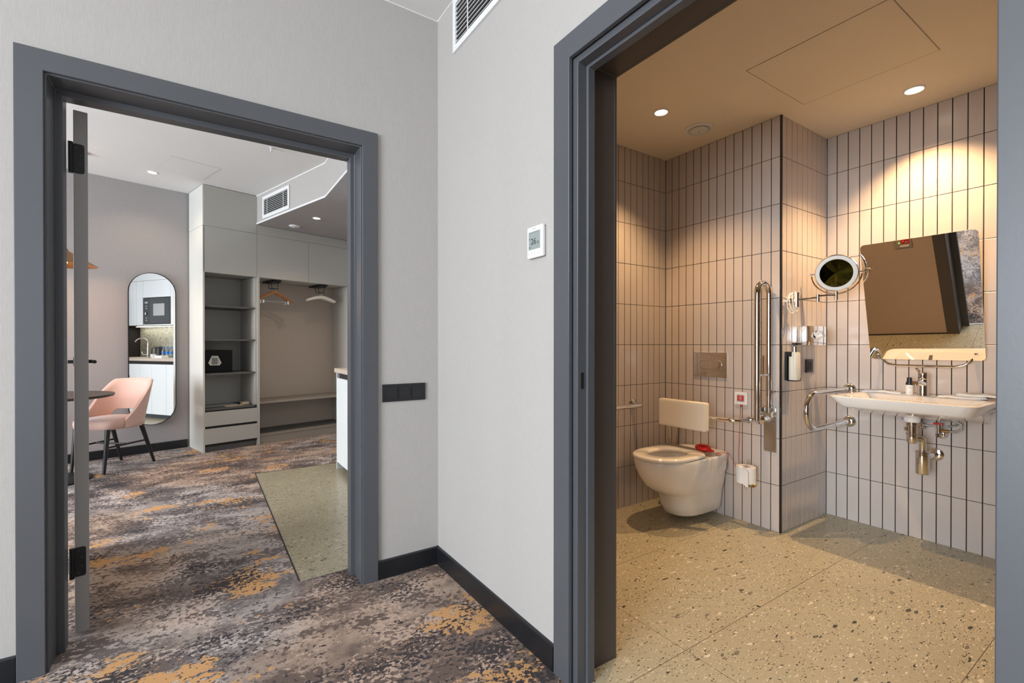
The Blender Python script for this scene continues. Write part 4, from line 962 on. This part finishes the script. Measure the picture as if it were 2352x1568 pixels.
# ------------------------------------------------------------------ oval mirror on the far wall
t = thing('wall_mirror', 'tall pill shaped mirror with thin black frame on the far wall', 'mirror', tuple(M0 - D * .314 + Vector((0, 0, .30))), A)
ML = Matrix.Translation(M0 - NB * .011) @ Matrix.Rotation(A, 4, 'Z') @ Matrix.Translation((-.314, 0, 0)) @ Matrix.Rotation(R(2.4), 4, 'Z') @ Matrix.Translation((.314, 0, 0))
def capsule(w_, h_, n=18):
    p = [(w_ / 2 * math.cos(R(180 * i / n)), h_ / 2 - w_ / 2 + w_ / 2 * math.sin(R(180 * i / n))) for i in range(n + 1)]
    return p + [(-x, -y) for x, y in p]
cw, chh, cz, cxm = .426, 1.665, 1.132, -.314
def cr(s_, y): return [Vector((cxm + x, y, cz + z)) for x, z in capsule(cw - s_, chh - s_)]
b = MB(ML); b.loft([cr(0, -.001), cr(0, -.030), cr(.010, -.030), cr(.010, -.022), cr(.010, -.001)], cap=False); b.build('frame', M['blackmetal'], t)
b = MB(ML); b.loft([cr(.010, -.003), cr(.010, -.022)], smooth=False); b.build('mirror_glass', M['mirror'], t)

# ------------------------------------------------------------------ pendant, table, chair
PC = Vector((-1.00, 5.50, 0))
t = thing('pendant_lamp', 'bronze cone pendant lamp over the round table, mostly hidden by the door', 'pendant lamp', (PC.x, PC.y, 1.86))
b = MB(); b.lathe([(.232, 1.868), (.10, 1.955), (.04, 1.99), (.022, 2.03), (.022, 2.06), (.018, 2.06), (.018, 2.03), (.036, 1.985), (.098, 1.95), (.228, 1.868)], PC, seg=48, cap=False); b.build('lamp_shade', M['bronze'], t)
b = MB(); b.lathe([(.0001, 1.875), (.03, 1.885), (.035, 1.915), (.02, 1.95)], PC, seg=20, cap=False); b.build('bulb', mat('pendant_bulb', (255, 230, 190), .4, emit=(1, .75, .45), estr=4), t)
b = MB(); b.tube([PC + Vector((0, 0, 2.05)), PC + Vector((0, 0, CH))], .003, 8); b.build('cable', M['black'], t)
b = MB(); b.lathe([(.05, CH), (.05, CH - .02), (.01, CH - .03)], PC + Vector((.08, .16, 0)), seg=24); b.build('ceiling_rose', M['bronze'], t)
TC = Vector((-1.09, 5.52, 0))
t = thing('round_table', 'round dark edged dining table beside the pink chair', 'table', tuple(TC))
b = MB(); b.lathe([(.0001, .715), (.40, .715), (.425, .722), (.43, .738), (.425, .742), (.0001, .742)], TC, seg=64, cap=False); b.build('tabletop', M['tabletop'], t)
b = MB(); b.lathe([(.035, .02), (.035, .70), (.10, .716)], TC, seg=24); b.build('pedestal', M['blackwood'], t)
b = MB(); b.lathe([(.275, 0), (.275, .010), (.25, .018), (.03, .024)], TC, seg=48); b.build('base', M['blackwood'], t)

def chair():
    # facing local -y ; back toward +y
    c = Vector((-.725, 5.84, 0)); rz = math.atan2(.154, .18) * -1
    t = thing('dining_chair', 'rose velvet dining chair with open lower back and black tapered legs', 'chair', tuple(c), rz)
    def sq(w_, d0, d1, z, p=3.4, n=40):
        out = []
        for i in range(n):
            a = 2 * math.pi * i / n; ca, sa = math.cos(a), math.sin(a)
            yc = (d0 + d1) / 2
            out.append((w_ * math.copysign(abs(ca) ** (2 / p), ca), yc + (d1 - d0) / 2 * math.copysign(abs(sa) ** (2 / p), sa), z))
        return out
    b = MB(); b.loft([sq(.205, -.215, .20, .395), sq(.222, -.235, .215, .405), sq(.228, -.242, .220, .440), sq(.225, -.240, .218, .468), sq(.210, -.225, .205, .482), sq(.15, -.16, .15, .490)]); b.build('seat', M['rose'], t, world=False, ang=60)
    # wrap-around backrest: shell from left arm, around the back, to the right arm
    def shell(phi):
        # phi in [-1,1] around
        a = phi * R(108)
        x = .238 * math.sin(a); y = -.0 + .225 * math.cos(a) if abs(a) < R(90) else .225 * math.cos(a) * 1.1
        return x, y
    n = 36; outer = []; 
    bm_ = MB(); rows = []
    for i in range(n + 1):
        ph = -1 + 2 * i / n; x, y = shell(ph); q = abs(ph)
        top = .835 - .02 * q - .36 * max(0, (q - .50) / .50) ** 1.35
        top = max(top, .475)
        # opening in the lower back between the two side posts
        bot = .40 if q > .52 else (.40 + (.540 - .40) * min(1, (.52 - q) / .14) ** .5)
        if q > .52: bot = .40
        tilt = .16
        nx, ny = x / .235, y / .235; l = math.hypot(nx, ny); nx /= l; ny /= l; th_ = .016
        def P_(z, s_):
            k = (z - .42) * tilt
            sc = 1 + (z - .42) * .12
            return (x * sc + nx * th_ * s_, y * sc + k * (1.35 if y > -.05 else .5) + ny * th_ * s_, z)
        ring_ = []
        zs_ = [bot + (top - bot) * j / 6 for j in range(7)]
        for z in zs_: ring_.append(P_(z, 1))
        ring_.append(P_(top + .010, 0))
        for z in reversed(zs_): ring_.append(P_(z, -1))
        ring_.append(P_(bot - .006, 0))
        rows.append(ring_)
    bm_.loft(rows); bk = bm_.build('backrest', M['rose'], t, world=False, ang=70)
    for (sx, sy) in ((-1, -1), (1, -1), (-1, 1), (1, 1)):
        b = MB(); x0_, y0_ = (.165 * sx, -.185 if sy < 0 else .15); x1_, y1_ = (.168 * sx if sy < 0 else .185 * sx, -.225 if sy < 0 else .275)
        b.tube([(x0_, y0_, .40), (x1_, y1_, .0)], [.021, .0125], 14); b.build('leg', M['blackwood'], t, world=False)
    b = MB()
    def lp_(sx, sy, z):
        f_ = 1 - z / .40; x0_, y0_ = (.165 * sx, -.185 if sy < 0 else .15); x1_, y1_ = (.168 * sx if sy < 0 else .185 * sx, -.225 if sy < 0 else .275)
        return Vector((x0_ + (x1_ - x0_) * f_, y0_ + (y1_ - y0_) * f_, z))
    for sx in (-1, 1): b.tube([lp_(sx, -1, .235), lp_(sx, 1, .235)], .0085, 10)
    b.tube([(lp_(-1, -1, .235) + lp_(-1, 1, .235)) / 2, (lp_(1, -1, .235) + lp_(1, 1, .235)) / 2], .0085, 10); b.build('stretcher', M['blackwood'], t, world=False)
chair()

# ------------------------------------------------------------------ kitchenette along the right wall of the far room
kt = thing('kitchen_base_cabinet', 'white kitchenette base cabinet with dark toe kick just inside the left doorway', 'cabinet', (1.06, 3.58, 0))
KX, K0, K1 = 1.062, YA2 + .01, 4.605
def kp(name, boxes, m, parent=kt, bev=.001):
    b = MB()
    for q in boxes: b.box(*q)
    return b.build(name, m, parent, bev=bev, bseg=1)
kp('carcass', [((KX + .022, K0, .07), (1.715, K1 - .02, .915))], M['void']); kp('end_panel', [((KX, K1 - .018, 0), (1.715, K1, .915))], M['kitchen'])
kp('toe_kick', [((KX + .06, K0, 0), (KX + .075, K1 - .018, .07))], M['ink'])
ys = [K0, 3.02, 3.62, 3.90, 4.25, K1 - .02]
for a_, b_ in zip(ys[:-1], ys[1:]): kp('door', [((KX, a_ + .0015, .072), (KX + .019, b_ - .0015, .866))], M['kitchen'])
b = MB(); b.box((1.045, K0, .917), (1.715, K1 + .012, .957)); tag(b.build('worktop', M['worktop'], bev=.002), 'pale beige worktop along the kitchenette', 'worktop')
b = MB(); b.box((1.700, K0, .957), (1.716, K1, 1.51)); tag(b.build('splashback', M['splash']), 'speckled terrazzo splashback behind the worktop, seen in the pill shaped mirror', 'splashback')
ku = thing('kitchen_wall_cabinet', 'white wall cabinets over the worktop seen in the pill shaped mirror', 'cabinet', (1.3, 3.4, 1.51))
kp('carcass', [((1.322, K0, 1.512), (1.714, 3.29, 2.25)), ((1.322, 3.29, 1.975), (1.714, 3.99, 2.25)), ((1.322, 3.99, 1.512), (1.714, K1, 2.25))], M['kitchen'], ku)
kp('shelf', [((1.31, 3.292, 1.500), (1.714, 3.988, 1.518))], M['kitchen'], ku)
kp('filler_panel', [((1.30, K0, 2.254), (1.714, K1, SOF - .002))], M['kitchen'], ku)
for a_, b_, z0, z1 in ((K0, 3.12, 1.505, 2.25), (3.12, 3.29, 1.505, 2.25), (3.29, 3.99, 1.968, 2.25), (3.99, K1, 1.505, 2.25)): kp('door', [((1.30, a_ + .0015, z0), (1.319, b_ - .0015, z1))], M['kitchen'], ku)
kp('light_strip', [((1.60, 2.60, 1.498), (1.615, K1 - .1, 1.504))], mat('led_strip', (255, 250, 240), .4, emit=(1, .95, .85), estr=2), ku)
area('under_cabinet_light', (1.60, 3.55, 1.492), (0, 0, 0), .03, 1.9, 7, (1, .95, .86))
mw = thing('microwave', 'black built-in microwave seen in the pill shaped mirror', 'microwave', (1.3, 3.64, 1.52))
kp('oven_body', [((1.315, 3.30, 1.520), (1.68, 3.984, 1.962))], M['black'], mw); kp('oven_door', [((1.298, 3.46, 1.53), (1.314, 3.980, 1.955))], M['ink'], mw)
kp('oven_window', [((1.296, 3.56, 1.66), (1.2985, 3.84, 1.86))], M['greyprint'], mw); kp('control_panel', [((1.299, 3.302, 1.53), (1.314, 3.456, 1.955))], M['black'], mw)
b = MB(); b.lathe([(.022, 0), (.020, .016), (.0001, .017)], (1.299, 3.38, 1.70), (-1, 0, 0), 20, cap=False); b.build('dial', M['steel'], mw)
kp('control_marks', [((1.2975, 3.355, z_), (1.2992, 3.405, z_ + .012)) for z_ in (1.58, 1.62, 1.78, 1.82)] + [((1.2975, 3.34, 1.87), (1.2992, 3.42, 1.90))], M['greyprint'], mw)
t = thing('kitchen_tap', 'tall curved chrome kitchen tap seen in the pill shaped mirror', 'tap', (1.48, 3.12, .957))
b = MB(); fx0, fy0 = 1.48, 3.12
b.lathe([(.026, .957), (.024, .965), (.016, .99), (.014, 1.05)], (fx0, fy0, 0), seg=20); b.build('body', M['chrome'], t)
b = MB(); b.tube([(fx0, fy0, 1.04), (fx0, fy0, 1.20)] + [tuple(p) for p in arc((fx0 - .07, fy0 - .055, 1.20), .089, 0, 165, 14, (.786, .618, 0), (0, 0, 1))], .011, 14); b.build('spout', M['chrome'], t)
b = MB(); b.tube([(fx0 - .02, fy0, 1.0), (fx0 - .05, fy0 - .06, 1.005), (fx0 - .055, fy0 - .075, 1.06)], .006, 10); b.build('lever', M['chrome'], t)
t = thing('kettle', 'black kettle on the worktop below the microwave, seen in the pill shaped mirror', 'kettle', (1.5, 3.40, .957))
b = MB(); b.lathe([(.07, .957), (.072, .975), (.066, 1.12), (.058, 1.145), (.02, 1.152)], (1.50, 3.40, 0), seg=24); b.build('body', M['black'], t)
b = MB(); b.tube([(1.43, 3.38, 1.13), (1.39, 3.37, 1.12), (1.385, 3.37, 1.02), (1.43, 3.38, .99)], .010, 10); b.build('handle', M['black'], t)
def water(y, lab):
    t = thing('water_bottle', lab, 'bottle', (1.46, y, .957), group='small water bottles by the kettle')
    b = MB(); b.lathe([(.026, 0), (.030, .006), (.030, .06), (.027, .07), (.030, .08), (.030, .12), (.014, .155), (.012, .165)], (1.46, y, .957), seg=20); b.build('bottle_body', M['bottle'], t)
    b = MB(); b.lathe([(.014, .163), (.014, .185), (.0001, .186)], (1.46, y, .957), seg=16, cap=False); b.build('cap', M['blue'], t)
    b = MB(); b.lathe([(.0305, .065), (.0305, .100)], (1.46, y, .957), seg=20, cap=False); b.build('bottle_label', M['blue'], t)
water(3.56, 'blue capped water bottle nearest the kettle, seen in the mirror'); water(3.66, 'middle blue capped water bottle seen in the mirror'); water(3.76, 'blue capped water bottle farthest from the kettle, seen in the mirror')
t = thing('cup', 'white cup lying in front of the water bottles, seen in the mirror', 'cup', (1.26, 3.62, .957))
b = MB(); b.lathe([(.028, 0), (.03, .004), (.040, .065), (.037, .065), (.028, .008), (.0001, .008)], (1.26, 3.62, .957), seg=24, cap=False); b.build('cup_body', M['white'], t)
b = MB(); b.tube([(1.26, 3.58, 1.01), (1.26, 3.555, 1.01), (1.26, 3.55, .985), (1.26, 3.582, .975)], .005, 8); b.build('handle', M['white'], t)
t = thing('tray', 'low white tray of sachets on the worktop, seen in the mirror', 'tray', (1.27, 3.80, .957))
b = MB(); b.box((1.20, 3.68, .957), (1.36, 3.93, .965), .002); b.box((1.22, 3.71, .965), (1.33, 3.89, 1.0), .006); b.build('tray_body', M['white'], t)
